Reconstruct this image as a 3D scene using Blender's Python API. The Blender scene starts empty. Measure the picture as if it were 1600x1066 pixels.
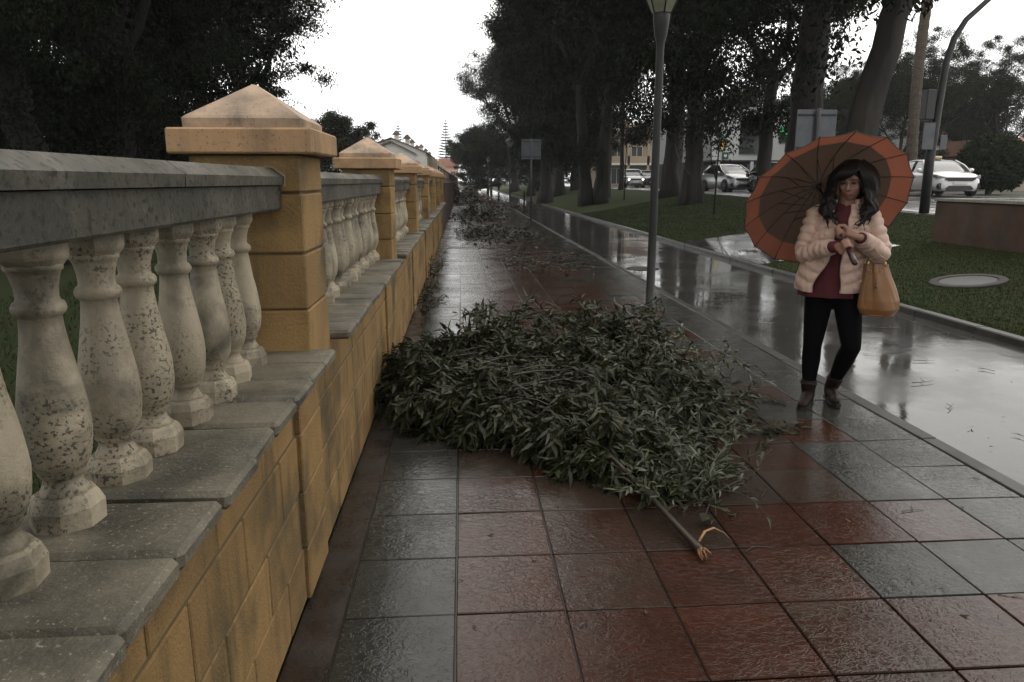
import bpy, bmesh, math, random
import numpy as np
from mathutils import Vector, Matrix, Euler
R = math.radians
random.seed(7); rng = np.random.default_rng(7)
scn = bpy.context.scene
COL = scn.collection

# ------------------------------------------------------------------ camera
cd = bpy.data.cameras.new("camera"); cam = bpy.data.objects.new("camera", cd); COL.objects.link(cam)
cd.sensor_width = 36; cd.lens = 36 * 1135 / 1600
cd.clip_start = 0.05; cd.clip_end = 3000
PITCH, YAW = R(12.42), R(3.84)
cam.location = (0, 0, 1.53)
cam.rotation_euler = (R(90) - PITCH, 0, -YAW)
scn.camera = cam

# ------------------------------------------------------------------ world: overcast sky
SUN_EL, SUN_AZ = 48, 62          # degrees; azimuth clockwise from +Y (street direction) towards +X
w = bpy.data.worlds.new("World"); scn.world = w; w.use_nodes = True
nt = w.node_tree; nt.nodes.clear()
def N(tree, typ, **kw):
    n = tree.nodes.new(typ)
    for k, v in kw.items(): setattr(n, k, v)
    return n
sky = N(nt, 'ShaderNodeTexSky', sky_type='NISHITA', sun_disc=False)
sky.sun_elevation = R(SUN_EL); sky.sun_rotation = R(SUN_AZ); sky.air_density = 1.5; sky.dust_density = 4
tc = N(nt, 'ShaderNodeTexCoord')
sep = N(nt, 'ShaderNodeSeparateXYZ'); nt.links.new(tc.outputs['Generated'], sep.inputs[0])
ramp = N(nt, 'ShaderNodeValToRGB')
e = ramp.color_ramp.elements
e[0].position = 0.0; e[0].color = (0.90, 0.92, 0.92, 1)
e[1].position = 0.55; e[1].color = (1.0, .965, .905, 1)
m1 = ramp.color_ramp.elements.new(0.12); m1.color = (0.96, 0.965, 0.955, 1)
nt.links.new(sep.outputs['Z'], ramp.inputs[0])
mp = N(nt, 'ShaderNodeMapping'); mp.inputs['Scale'].default_value = (1.5, 1.5, 4)
nz = N(nt, 'ShaderNodeTexNoise'); nz.inputs['Scale'].default_value = 1.6; nz.inputs['Detail'].default_value = 5
nt.links.new(tc.outputs['Generated'], mp.inputs[0]); nt.links.new(mp.outputs[0], nz.inputs['Vector'])
mr = N(nt, 'ShaderNodeMapRange'); mr.inputs['From Min'].default_value = .3; mr.inputs['From Max'].default_value = .7
mr.inputs['To Min'].default_value = 17; mr.inputs['To Max'].default_value = 21
nt.links.new(nz.outputs['Fac'], mr.inputs['Value'])
cl = N(nt, 'ShaderNodeVectorMath', operation='SCALE')
nt.links.new(ramp.outputs[0], cl.inputs[0]); nt.links.new(mr.outputs[0], cl.inputs['Scale'])
mx = N(nt, 'ShaderNodeMix', data_type='RGBA'); mx.inputs[0].default_value = 0.93
nt.links.new(sky.outputs[0], mx.inputs[6]); nt.links.new(cl.outputs[0], mx.inputs[7])
bg = N(nt, 'ShaderNodeBackground'); bg.inputs['Strength'].default_value = 0.10
wo = N(nt, 'ShaderNodeOutputWorld')
nt.links.new(mx.outputs[2], bg.inputs[0]); nt.links.new(bg.outputs[0], wo.inputs[0])

sl = bpy.data.lights.new("sun", 'SUN'); sun = bpy.data.objects.new("sun", sl); COL.objects.link(sun)
sl.energy = 0.5; sl.angle = R(40); sl.color = (1, .97, .92)
d = Vector((math.sin(R(SUN_AZ)) * math.cos(R(SUN_EL)), math.cos(R(SUN_AZ)) * math.cos(R(SUN_EL)), math.sin(R(SUN_EL))))
sun.rotation_euler = (-d).to_track_quat('-Z', 'Y').to_euler()

vs = scn.view_settings; vs.view_transform = 'Standard'; vs.look = 'None'; vs.gamma = 1; vs.exposure = 0.0
vs.use_curve_mapping = False
scn.cycles.max_bounces = 6; scn.cycles.diffuse_bounces = 3; scn.cycles.glossy_bounces = 3
scn.cycles.transmission_bounces = 4; scn.cycles.volume_bounces = 0; scn.cycles.caustics_reflective = False

# ------------------------------------------------------------------ materials
MATS = {}
def lin(h):
    r, g, b = [int(h[i:i+2], 16) / 255 for i in (0, 2, 4)]
    f = lambda c: c / 12.92 if c <= .04045 else ((c + .055) / 1.055) ** 2.4
    return (f(r), f(g), f(b), 1)
def c4(c): return (c[0], c[1], c[2], 1)
def mat(name, a, b=None, scale=4, detail=6, rough=.6, rough2=None, rscale=1.5, bump=0, bscale=30, bdist=.01, dist=0,
        spots=None, sscale=40, sthr=.62, swid=.06, sfac=.8, sgate=None, rnd=0.0, metal=0, spec=.5, emit=None, estr=1, stretch=None,
        grime=None, streak=None, alpha=None, trans=0, wave=None, coord='world', sheen=0, coat=0, btype='noise', joints=None):
    """procedural material: two-tone noise colour, spots, noise roughness, bump. coordinates are world metres"""
    m = bpy.data.materials.new(name); m.use_nodes = True; t = m.node_tree; t.nodes.clear()
    L = t.links.new
    out = N(t, 'ShaderNodeOutputMaterial'); p = N(t, 'ShaderNodeBsdfPrincipled'); L(p.outputs[0], out.inputs[0])
    if coord == 'world':
        g = N(t, 'ShaderNodeNewGeometry'); vec = g.outputs['Position']
    else:
        g = N(t, 'ShaderNodeTexCoord'); vec = g.outputs['Object']
    if stretch:
        q = N(t, 'ShaderNodeMapping'); q.inputs['Scale'].default_value = stretch; L(vec, q.inputs[0]); vec = q.outputs[0]
    def noise(s, d=5, ro=.55, di=0):
        n = N(t, 'ShaderNodeTexNoise'); L(vec, n.inputs['Vector']); n.inputs['Scale'].default_value = s
        n.inputs['Detail'].default_value = d; n.inputs['Roughness'].default_value = ro; n.inputs['Distortion'].default_value = di
        return n.outputs['Fac']
    def rng_(v, a0, a1, b0=0, b1=1):
        r = N(t, 'ShaderNodeMapRange'); L(v, r.inputs['Value'])
        for k, x in zip(('From Min', 'From Max', 'To Min', 'To Max'), (a0, a1, b0, b1)): r.inputs[k].default_value = x
        return r.outputs[0]
    def mix(f, x, y, bt='MIX'):
        n = N(t, 'ShaderNodeMix', data_type='RGBA', blend_type=bt)
        for s, v in ((0, f), (6, x), (7, y)):
            if isinstance(v, (int, float, tuple)): n.inputs[s].default_value = v
            else: L(v, n.inputs[s])
        return n.outputs[2]
    def math_(op, x, y=None):
        n = N(t, 'ShaderNodeMath', operation=op)
        for i, v in enumerate((x, y)):
            if v is None: continue
            if isinstance(v, (int, float)): n.inputs[i].default_value = v
            else: L(v, n.inputs[i])
        return n.outputs[0]
    colr = c4(a)
    if b is not None:
        colr = mix(rng_(noise(scale, detail, .6, dist), .32, .68), c4(a), c4(b))
    if rnd:
        oi = N(t, 'ShaderNodeObjectInfo')
        if isinstance(rnd, tuple):
            colr = mix(rng_(oi.outputs['Random'], rnd[1], rnd[2], 0, 1), colr, c4(rnd[0]))
            h = math_('FRACT', math_('MULTIPLY', oi.outputs['Random'], 7.31))
            v = rng_(h, 0, 1, .82, 1.15)
        else:
            v = rng_(oi.outputs['Random'], 0, 1, 1 - rnd, 1 + rnd)
        hs = N(t, 'ShaderNodeHueSaturation'); L(v, hs.inputs['Value'])
        if isinstance(colr, tuple): hs.inputs['Color'].default_value = colr
        else: L(colr, hs.inputs['Color'])
        colr = hs.outputs[0]
    if grime:   # (colour, scale, lo, hi)
        colr = mix(rng_(noise(grime[1], 6, .6, .4), grime[2], grime[3], 0, grime[4] if len(grime) > 4 else .8), colr, c4(grime[0]))
    if streak:   # rain streaks and damp: noise drawn out vertically
        q = N(t, 'ShaderNodeMapping'); q.inputs['Scale'].default_value = (14, 14, 1.6); L(vec, q.inputs[0]); keep_ = vec; vec = q.outputs[0]
        sf = noise(1.0, 4, .6, .3); vec = keep_
        colr = mix(math_('MULTIPLY', rng_(sf, .50, .72, 0, .6), rng_(noise(1.7, 2, .5), .4, .6, .25, 1)), colr, c4(streak))
    if spots:
        f = rng_(noise(sscale, 3, .6), sthr, sthr + swid, 0, sfac)
        if sgate: f = math_('MULTIPLY', f, rng_(noise(sgate, 2, .5), .45, .6))
        colr = mix(f, colr, c4(spots))
    if joints:   # far paving: (x0, y0, size, width, colour)
        x0, y0, px, py, wd, jc = joints
        sp = N(t, 'ShaderNodeSeparateXYZ'); L(vec, sp.inputs[0])
        fx = math_('FRACT', math_('DIVIDE', math_('SUBTRACT', sp.outputs[0], x0), px))
        fy = math_('FRACT', math_('DIVIDE', math_('SUBTRACT', sp.outputs[1], y0), py))
        j = math_('MAXIMUM', math_('LESS_THAN', fx, wd), math_('LESS_THAN', fy, wd))
        colr = mix(j, colr, c4(jc))
    if isinstance(colr, tuple): p.inputs['Base Color'].default_value = colr
    else: L(colr, p.inputs['Base Color'])
    if rough2 is not None: L(rng_(noise(rscale, 5, .6), .38, .62, rough, rough2), p.inputs['Roughness'])
    else: p.inputs['Roughness'].default_value = rough
    p.inputs['Metallic'].default_value = metal; p.inputs['Specular IOR Level'].default_value = spec
    if coat: p.inputs['Coat Weight'].default_value = coat; p.inputs['Coat Roughness'].default_value = .06
    if sheen: p.inputs['Sheen Weight'].default_value = sheen
    if trans: p.inputs['Transmission Weight'].default_value = trans
    if emit: p.inputs['Emission Color'].default_value = c4(emit); p.inputs['Emission Strength'].default_value = estr
    if bump:
        bn = N(t, 'ShaderNodeBump'); bn.inputs['Strength'].default_value = bump; bn.inputs['Distance'].default_value = bdist
        if btype == 'slate':      # wandering ridges of riven slate paving
            sm = N(t, 'ShaderNodeMapping'); sm.inputs['Scale'].default_value = (.85, 1.25, 1); sm.inputs['Rotation'].default_value = (0, 0, .25); L(vec, sm.inputs[0]); keep = vec; vec = sm.outputs[0]
            h = math_('ABSOLUTE', math_('SUBTRACT', noise(bscale * 2.6, 2, .5, .9), .5)); vec = keep
            h = math_('ADD', math_('MULTIPLY', rng_(h, 0, .11), .20), math_('ADD', math_('MULTIPLY', noise(bscale * 4, 4, .6), .40), math_('MULTIPLY', noise(bscale * .8, 2, .5), .9)))
            if wave:
                h = math_('MULTIPLY', h, rng_(noise(wave, 2, .5), .35, .6, .35, 1))
        elif btype == 'ripple':
            h = math_('ADD', math_('MULTIPLY', noise(bscale, 2, .5, .6), .5), math_('MULTIPLY', noise(bscale * 7, 4, .6), .12))
        else:
            h = noise(bscale, 5, .65)
        L(h, bn.inputs['Height']); L(bn.outputs[0], p.inputs['Normal'])
    MATS[name] = m
    return m

WET = .22
mat('tile_red', (.050, .018, .011), (.031, .014, .009), scale=5, spec=.36, rough=.05, rough2=.24, rscale=1.3, bump=.40, bscale=13, bdist=.008,
    btype='slate', wave=1.2, rnd=((.034, .024, .018), .60, .95), spots=(.16, .13, .11), sscale=160, sthr=.68, sfac=.4)
mat('tile_grey', (.040, .039, .034), (.025, .0245, .021), scale=6, spec=.36, rough=.06, rough2=.26, rscale=1.5, bump=.40, bscale=13, bdist=.008,
    btype='slate', wave=1.2, rnd=.16, spots=(.2, .2, .19), sscale=170, sthr=.66, sfac=.5)
mat('mortar', (.022, .020, .018), (.035, .031, .026), scale=20, rough=.35)
mat('gutter', (.020, .016, .013), (.034, .024, .019), scale=5, rough=.15, rough2=.5, rscale=4, bump=.4, bscale=30, bdist=.01)
mat('far_paving', (.085, .027, .021), (.045, .022, .018), scale=2, rough=.08, rough2=.3, rscale=.7, bump=.35, bscale=10, bdist=.008,
    btype='slate')
mat('lane_concrete', (.055, .053, .049), (.034, .032, .030), scale=1.1, rough=.015, rough2=.17, rscale=.9, bump=.22, bscale=3.2, bdist=.010,
    btype='ripple', spots=(.03, .03, .03), sscale=70, sthr=.6, sfac=.5)
mat('kerb_concrete', (.038, .036, .032), (.024, .022, .020), scale=9, rough=.35, rough2=.55, bump=.4, bscale=60, bdist=.004, rnd=.12,
    spots=(.03, .03, .028), sscale=30, sthr=.62, sfac=.6)
mat('dark_kerb', (.045, .045, .04), (.022, .023, .02), scale=7, rough=.3, bump=.5, bscale=40, bdist=.006, rnd=.15)
mat('ochre_block', (.345, .212, .078), (.26, .158, .060), scale=3.5, rough=.62, rough2=.85, bump=1.0, bscale=95, bdist=.008, rnd=.10,
    grime=((.060, .050, .026), 2.6, .47, .70, .85), spots=(.42, .32, .19), sscale=210, sthr=.63, sfac=.55, streak=(.055, .050, .026))
mat('ochre_mortar', (.15, .105, .05), (.10, .075, .04), scale=8, rough=.9, bump=.5, bscale=80, bdist=.004)
mat('ochre_cap', (.47, .29, .145), (.36, .22, .115), scale=5, rough=.55, rough2=.8, bump=.5, bscale=60, bdist=.004, rnd=.05,
    grime=((.10, .075, .048), 3.0, .44, .70, .8), spots=(.07, .055, .035), sscale=110, sthr=.60, sfac=.6, streak=(.08, .065, .04))
mat('cap_stone', (.52, .37, .25), (.40, .28, .19), scale=6, rough=.6, bump=.5, bscale=50, bdist=.004, rnd=.05,
    grime=((.11, .088, .064), 5, .45, .68, .8), spots=(.08, .065, .05), sscale=100, sthr=.6, sfac=.6)
mat('rail_concrete', (.086, .079, .058), (.050, .047, .035), scale=5, rough=.5, rough2=.8, bump=.6, bscale=90, bdist=.004, rnd=.08,
    grime=((.16, .145, .12), 4.0, .50, .70, .8), spots=(.012, .014, .010), sscale=60, sthr=.55, sfac=.75, streak=(.018, .020, .014))
mat('sill_stone', (.17, .150, .108), (.105, .094, .068), scale=9, rough=.45, rough2=.75, bump=.9, bscale=85, bdist=.006, rnd=.10,
    grime=((.035, .033, .024), 4.5, .46, .68, .85), spots=(.34, .31, .25), sscale=150, sthr=.62, sfac=.75)
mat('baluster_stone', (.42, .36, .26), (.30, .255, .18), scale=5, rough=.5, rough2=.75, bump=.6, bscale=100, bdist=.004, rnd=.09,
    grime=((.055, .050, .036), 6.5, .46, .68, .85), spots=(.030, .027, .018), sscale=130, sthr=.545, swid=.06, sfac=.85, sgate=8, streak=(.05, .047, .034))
mat('lawn', (.024, .042, .010), (.034, .034, .012), scale=.8, rough=.9, bump=1, bscale=60, bdist=.03, spec=.15)
mat('lawn_blade', (.025, .044, .010), (.034, .043, .012), scale=1.2, rough=.6, rnd=0, spec=.2)
mat('soil', (.05, .045, .03), (.03, .035, .02), scale=.5, rough=.9)
mat('asphalt', (.055, .055, .057), (.040, .041, .043), scale=1, rough=.12, rough2=.4, rscale=.6, bump=.3, bscale=8, bdist=.006, btype='ripple')
mat('road_paint', (.75, .75, .73), (.55, .55, .53), scale=6, rough=.25)
mat('bark', (.014, .011, .008), (.006, .005, .004), scale=5, stretch=(1, 1, .16), rough=.85, bump=1, bscale=14, bdist=.05)
mat('pale_bark', (.030, .023, .017), (.010, .008, .006), scale=2.2, stretch=(1, 1, .25), rough=.8, bump=.8, bscale=8, bdist=.04)
mat('leaf_dark', (.008, .0105, .006), (.014, .017, .009), scale=.7, rough=.75, spec=.06)
mat('leaf_mid', (.017, .021, .011), (.028, .032, .018), scale=.8, rough=.7, spec=.1)
mat('leaf_heap', (.017, .015, .009), (.026, .024, .013), scale=2, rough=.45, spec=.3)
mat('leaf_fallen', (.018, .025, .008), (.045, .050, .018), scale=9, rough=.35, rough2=.6, rscale=8, rnd=.3, spec=.35, spots=(.095, .090, .035), sscale=22, sthr=.60, sfac=.7)
mat('leaf_yellowish', (.040, .046, .017), (.028, .037, .013), scale=9, rough=.4)
mat('twig', (.040, .031, .020), (.024, .019, .013), scale=12, rough=.5)
mat('stem_bark', (.050, .036, .024), (.026, .020, .014), scale=14, stretch=(1, 1, 1), rough=.45, bump=.5, bscale=60, bdist=.004)
mat('split_wood', (.42, .24, .10), (.26, .14, .06), scale=40, rough=.6)
mat('post_metal', (.022, .0225, .023), (.015, .0155, .016), scale=8, rough=.5, metal=.2, bump=.15, bscale=60, bdist=.002)
mat('sign_back', (.085, .088, .097), (.060, .063, .072), scale=6, rough=.35, metal=.4)
mat('lamp_glass', (.30, .31, .24), (.19, .20, .14), scale=7, rough=.25, trans=.15)
mat('white_wall', (.62, .61, .585), (.50, .49, .46), scale=.5, rough=.85)
mat('shop_wall', (.60, .62, .62), (.52, .54, .55), scale=.3, rough=.7)
mat('beige_wall', (.33, .265, .18), (.27, .22, .15), scale=.4, rough=.85)
mat('tan_wall', (.30, .27, .22), (.24, .21, .17), scale=.4, rough=.85)
mat('roof_tile', (.13, .085, .062), (.08, .058, .046), scale=1.5, rough=.7, bump=1, bscale=6, bdist=.05)
mat('roof_red', (.34, .15, .09), (.22, .10, .07), scale=1.5, rough=.7, bump=1, bscale=6, bdist=.05)
mat('pink_wall', (.55, .32, .24), (.45, .27, .2), scale=.6, rough=.8)
mat('window_dark', (.03, .032, .035), rough=.12)
mat('awning_red', (.17, .055, .045), rough=.7)
mat('dark_soffit', (.04, .04, .04), (.06, .06, .055), scale=1, rough=.7)
mat('green_letter', (.04, .55, .16), rough=.4, emit=(.04, .8, .2), estr=.25)
mat('logo_green', (.02, .10, .06), rough=.4)
mat('logo_yellow', (.85, .55, .12), rough=.4, emit=(1, .6, .15), estr=.3)
mat('logo_white', (.75, .75, .72), rough=.4)
mat('planter_render', (.078, .038, .021), (.052, .028, .017), scale=2, rough=.5, rough2=.8, bump=.5, bscale=40, bdist=.006,
    grime=((.03, .022, .017), 2, .5, .7))
mat('planter_rim', (.30, .29, .26), (.2, .19, .17), scale=5, rough=.2)
mat('manhole', (.040, .038, .033), (.022, .021, .018), scale=7, rough=.55, rough2=.8, bump=.9, bscale=30, bdist=.02)
mat('iron', (.03, .03, .03), (.05, .048, .045), scale=20, rough=.35, metal=.5)
mat('car_white', (.72, .72, .72), rough=.22, coat=.6)
mat('car_silver', (.42, .43, .44), rough=.25, coat=.6, metal=.3)
mat('car_black', (.008, .008, .010), rough=.2, coat=.6)
mat('car_dark', (.02, .021, .024), rough=.2, coat=.6)
mat('car_glass', (.03, .035, .04), rough=.05, spec=.8)
mat('tyre', (.012, .012, .012), rough=.7)
mat('rim', (.35, .35, .36), rough=.3, metal=.7)
mat('black_plastic', (.012, .012, .013), rough=.45)
mat('headlamp', (.16, .17, .18), rough=.08)
mat('headlamp_lit', (1, .95, .85), rough=.2, emit=(1, .94, .8), estr=14)
mat('plate_white', (.6, .6, .58), rough=.4)
mat('roof_light', (.55, .42, .26), rough=.4)
mat('skin', (.30, .17, .12), (.26, .14, .10), scale=12, rough=.5, coord='object')
mat('lips', (.28, .07, .06), rough=.4)
mat('eye_dark', (.015, .012, .01), rough=.2)
mat('glasses_frame', (.12, .07, .05), rough=.3)
mat('hair', (.0045, .0035, .003), (.008, .006, .005), scale=30, rough=.5, spec=.25, coord='object')
mat('jacket_pink', (.58, .405, .325), (.50, .345, .275), scale=7, rough=.5, bump=.35, bscale=28, bdist=.012, coord='object', sheen=.2)
mat('shirt_red', (.085, .008, .014), (.06, .007, .012), scale=9, rough=.85, bump=.3, bscale=40, bdist=.006, coord='object')
mat('leggings', (.0035, .0035, .004), rough=.9, spec=.08)
mat('boot', (.022, .011, .008), (.012, .006, .005), scale=9, rough=.6, spec=.25, coord='object')
mat('boot_sole', (.008, .008, .008), rough=.6)
mat('bag_leather', (.24, .115, .042), (.19, .085, .031), scale=5, rough=.42, bump=.3, bscale=18, bdist=.006, coord='object')
mat('bag_dark', (.15, .06, .025), rough=.5)
mat('gold', (.6, .42, .2), rough=.3, metal=.9)
mat('umb_brown', (.082, .052, .038), (.070, .045, .034), scale=6, rough=.6, coord='object')
mat('umb_orange', (.215, .075, .045), (.18, .064, .040), scale=6, rough=.6, coord='object')
mat('umb_metal', (.02, .016, .014), rough=.35)
mat('umb_handle', (.03, .010, .014), rough=.2)
mat('fence_brown', (.075, .040, .026), (.045, .027, .020), scale=1, rough=.7)
mat('hedge', (.014, .020, .010), (.026, .034, .016), scale=1.5, rough=.8, spec=.1)
mat('palm_trunk', (.10, .075, .055), (.04, .03, .024), scale=6, stretch=(1, 1, 3), rough=.9, bump=1, bscale=8, bdist=.06)
# umbrella cloth and leaves let some light through
for nm, f in (('umb_brown', .30), ('umb_orange', .48), ('leaf_fallen', .18), ('leaf_mid', .15)):
    t = MATS[nm].node_tree; p = [n for n in t.nodes if n.type == 'BSDF_PRINCIPLED'][0]; o = [n for n in t.nodes if n.type == 'OUTPUT_MATERIAL'][0]
    tr = N(t, 'ShaderNodeBsdfTranslucent'); ms = N(t, 'ShaderNodeMixShader'); ms.inputs[0].default_value = f
    src = p.inputs['Base Color'].links[0].from_socket
    t.links.new(src, tr.inputs[0]); t.links.new(p.outputs[0], ms.inputs[1]); t.links.new(tr.outputs[0], ms.inputs[2]); t.links.new(ms.outputs[0], o.inputs[0])

# ------------------------------------------------------------------ mesh helpers
def rot_to(dirv, up=(0, 0, 1)):
    z = Vector(dirv).normalized(); u = Vector(up)
    if abs(z.dot(u)) > .98: u = Vector((1, 0, 0))
    x = u.cross(z).normalized(); y = z.cross(x)
    return x, y, z
class MB:
    def __init__(s): s.v = []; s.f = []; s.m = []; s.sm = []
    def add(s, vs, fs, mi=0, smooth=False):
        o = len(s.v); s.v += [tuple(v) for v in vs]
        for f in fs: s.f.append(tuple(i + o for i in f)); s.m.append(mi); s.sm.append(smooth)
        return s
    def box(s, a, b, c=0.0, mi=0, jit=0, M=None):
        """box between corners a and b, edges chamfered by c"""
        a = Vector(a); b = Vector(b)
        j = lambda: random.uniform(-jit, jit) if jit else 0
        if c <= 0:
            vs = [Vector((x + j(), y + j(), z + j())) for x in (a.x, b.x) for y in (a.y, b.y) for z in (a.z, b.z)]
            fs = [(0, 1, 3, 2), (4, 6, 7, 5), (0, 4, 5, 1), (2, 3, 7, 6), (0, 2, 6, 4), (1, 5, 7, 3)]
        else:
            vs = []; idx = {}
            for ix in (0, 1):
                for iy in (0, 1):
                    for iz in (0, 1):
                        P = Vector((b.x if ix else a.x, b.y if iy else a.y, b.z if iz else a.z)) + Vector((j(), j(), j()))
                        D = Vector((-1 if ix else 1, -1 if iy else 1, -1 if iz else 1)) * c
                        for ax in range(3):
                            q = P.copy()
                            for k in range(3):
                                if k != ax: q[k] += D[k]
                            idx[(ix, iy, iz, ax)] = len(vs); vs.append(q)
            fs = []
            def F(l): fs.append(tuple(idx[k] for k in l))
            for ix in (0, 1): F([(ix, 0, 0, 0), (ix, 1, 0, 0), (ix, 1, 1, 0), (ix, 0, 1, 0)][::1 if ix else -1])
            for iy in (0, 1): F([(0, iy, 0, 1), (0, iy, 1, 1), (1, iy, 1, 1), (1, iy, 0, 1)][::1 if iy else -1])
            for iz in (0, 1): F([(0, 0, iz, 2), (1, 0, iz, 2), (1, 1, iz, 2), (0, 1, iz, 2)][::1 if iz else -1])
            for p in (0, 1):
                for q in (0, 1):
                    o = (p == q)
                    F([(p, q, 0, 0), (p, q, 0, 1), (p, q, 1, 1), (p, q, 1, 0)][::1 if o else -1])
                    F([(0, p, q, 1), (0, p, q, 2), (1, p, q, 2), (1, p, q, 1)][::1 if o else -1])
                    F([(p, 0, q, 0), (p, 1, q, 0), (p, 1, q, 2), (p, 0, q, 2)][::1 if o else -1])
            for ix in (0, 1):
                for iy in (0, 1):
                    for iz in (0, 1):
                        F([(ix, iy, iz, 0), (ix, iy, iz, 1), (ix, iy, iz, 2)][::1 if (ix + iy + iz) % 2 else -1])
        if M is not None: vs = [M @ v for v in vs]
        return s.add(vs, fs, mi)
    def tube(s, pts, rad, n=8, mi=0, smooth=True, caps=True, flat=1.0, up=(0, 0, 1)):
        pts = [Vector(p) for p in pts]
        if not isinstance(rad, (list, tuple)): rad = [rad] * len(pts)
        vs = []; x = None
        for i, p in enumerate(pts):
            t = (pts[min(i + 1, len(pts) - 1)] - pts[max(i - 1, 0)])
            if t.length < 1e-9: t = Vector((0, 0, 1))
            t.normalize()
            if x is None: x, y, _ = rot_to(t, up)
            else:
                x = (x - t * x.dot(t)).normalized(); y = t.cross(x)
            for k in range(n):
                a = 2 * math.pi * k / n
                vs.append(p + (x * math.cos(a) + y * math.sin(a) * flat) * rad[i])
        fs = []
        for i in range(len(pts) - 1):
            for k in range(n):
                k2 = (k + 1) % n
                fs.append((i * n + k, i * n + k2, (i + 1) * n + k2, (i + 1) * n + k))
        if caps: fs.append(tuple(range(n))[::-1]); fs.append(tuple((len(pts) - 1) * n + k for k in range(n)))
        return s.add(vs, fs, mi, smooth)
    def lathe(s, prof, n=20, c=(0, 0, 0), mi=0, smooth=True, poly=None, M=None, caps=True):
        """prof: (r, z). poly: sides of polygon section"""
        n = poly or n; vs = []; off = math.pi / n if poly else 0; k0 = 1 / math.cos(math.pi / n) if poly else 1
        for r, z in prof:
            for k in range(n):
                a = 2 * math.pi * k / n + off
                vs.append(Vector((c[0] + r * k0 * math.cos(a), c[1] + r * k0 * math.sin(a), c[2] + z)))
        if M is not None: vs = [M @ v for v in vs]
        fs = []
        for i in range(len(prof) - 1):
            for k in range(n):
                k2 = (k + 1) % n; fs.append((i * n + k, i * n + k2, (i + 1) * n + k2, (i + 1) * n + k))
        if caps: fs.append(tuple(range(n))[::-1]); fs.append(tuple((len(prof) - 1) * n + k for k in range(n)))
        return s.add(vs, fs, mi, smooth)
    def ell(s, c, r, n=14, m=9, mi=0, M=None):
        vs = []; fs = []
        for i in range(1, m):
            ph = math.pi * i / m
            for k in range(n):
                a = 2 * math.pi * k / n
                vs.append(Vector((r[0] * math.sin(ph) * math.cos(a), r[1] * math.sin(ph) * math.sin(a), r[2] * math.cos(ph))))
        vs.append(Vector((0, 0, r[2]))); vs.append(Vector((0, 0, -r[2])))
        T, B = len(vs) - 2, len(vs) - 1
        for i in range(m - 2):
            for k in range(n):
                k2 = (k + 1) % n; fs.append((i * n + k, (i + 1) * n + k, (i + 1) * n + k2, i * n + k2))
        for k in range(n):
            k2 = (k + 1) % n; fs.append((T, k, k2)); fs.append((B, (m - 2) * n + k2, (m - 2) * n + k))
        if M is not None: vs = [M @ v for v in vs]
        vs = [v + Vector(c) for v in vs]
        return s.add(vs, fs, mi, True)
    def cap(s, p0, r0, p1, r1, n=12):
        """tapered capsule"""
        p0 = Vector(p0); p1 = Vector(p1); t = (p1 - p0); L = t.length; t.normalize(); pts = []; rs = []
        for k in range(5):
            a = math.pi / 2 * k / 4; pts.append(p0 - t * r0 * math.cos(a)); rs.append(max(r0 * math.sin(a), 1e-4))
        for k in range(5):
            a = math.pi / 2 * k / 4; pts.append(p1 + t * r1 * math.sin(a)); rs.append(max(r1 * math.cos(a), 1e-4))
        return s.tube(pts, rs, n)
    def prism(s, poly, h, M=None, mi=0):
        """2-d outline (x, z) extruded along y by h"""
        n = len(poly); vs = [Vector((x, 0, z)) for x, z in poly] + [Vector((x, h, z)) for x, z in poly]
        if M is not None: vs = [M @ v for v in vs]
        fs = [tuple(range(n)), tuple(range(n, 2 * n))[::-1]] + [(i, i + n, (i + 1) % n + n, (i + 1) % n) for i in range(n)]
        return s.add(vs, fs, mi)
    def mesh(s, name, mats):
        me = bpy.data.meshes.new(name); me.from_pydata([tuple(v) for v in s.v], [], s.f)
        if not isinstance(mats, (list, tuple)): mats = [mats]
        for m in mats: me.materials.append(MATS[m])
        if len(mats) > 1: me.polygons.foreach_set('material_index', s.m)
        me.polygons.foreach_set('use_smooth', s.sm); me.update()
        bm = bmesh.new(); bm.from_mesh(me); bmesh.ops.recalc_face_normals(bm, faces=bm.faces); bm.to_mesh(me); bm.free()
        return me
    def build(s, name, mats, parent=None, loc=None, rot=None):
        return obj(name, s.mesh(name, mats), parent, loc, rot)
def obj(name, me, parent=None, loc=None, rot=None):
    o = bpy.data.objects.new(name, me); COL.objects.link(o)
    if parent: o.parent = parent
    if loc is not None: o.location = loc
    if rot is not None: o.rotation_euler = rot
    return o
def fast_mesh(name, V, F, mats, smooth=False):
    """V (n,3) array, F (m,k) array of one face size"""
    me = bpy.data.meshes.new(name); V = np.asarray(V, np.float32); F = np.asarray(F, np.int32); k = F.shape[1]
    me.vertices.add(len(V)); me.vertices.foreach_set('co', V.ravel())
    me.loops.add(F.size); me.loops.foreach_set('vertex_index', F.ravel())
    me.polygons.add(len(F)); me.polygons.foreach_set('loop_start', np.arange(0, F.size, k, dtype=np.int32))
    me.polygons.foreach_set('loop_total', np.full(len(F), k, np.int32))
    me.polygons.foreach_set('use_smooth', np.full(len(F), smooth))
    me.update(calc_edges=True)
    for m in ([mats] if isinstance(mats, str) else mats): me.materials.append(MATS[m])
    return me
def empty(name, loc=(0, 0, 0), rz=0, label=None, cat=None, group=None):
    o = bpy.data.objects.new(name, None); COL.objects.link(o); o.location = loc; o.rotation_euler = (0, 0, rz); o.empty_display_size = .2
    if label: tag(o, label, cat, group)
    return o
def tag(o, label=None, cat=None, group=None, kind=None):
    if label: o['label'] = label
    if cat: o['category'] = cat
    if group: o['group'] = group
    if kind: o['kind'] = kind
    return o
def copy_tree(o, parent=None):
    c = o.copy(); COL.objects.link(c); c.parent = parent
    for ch in [k for k in bpy.data.objects if k.parent == o]: copy_tree(ch, c)
    return c
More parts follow.
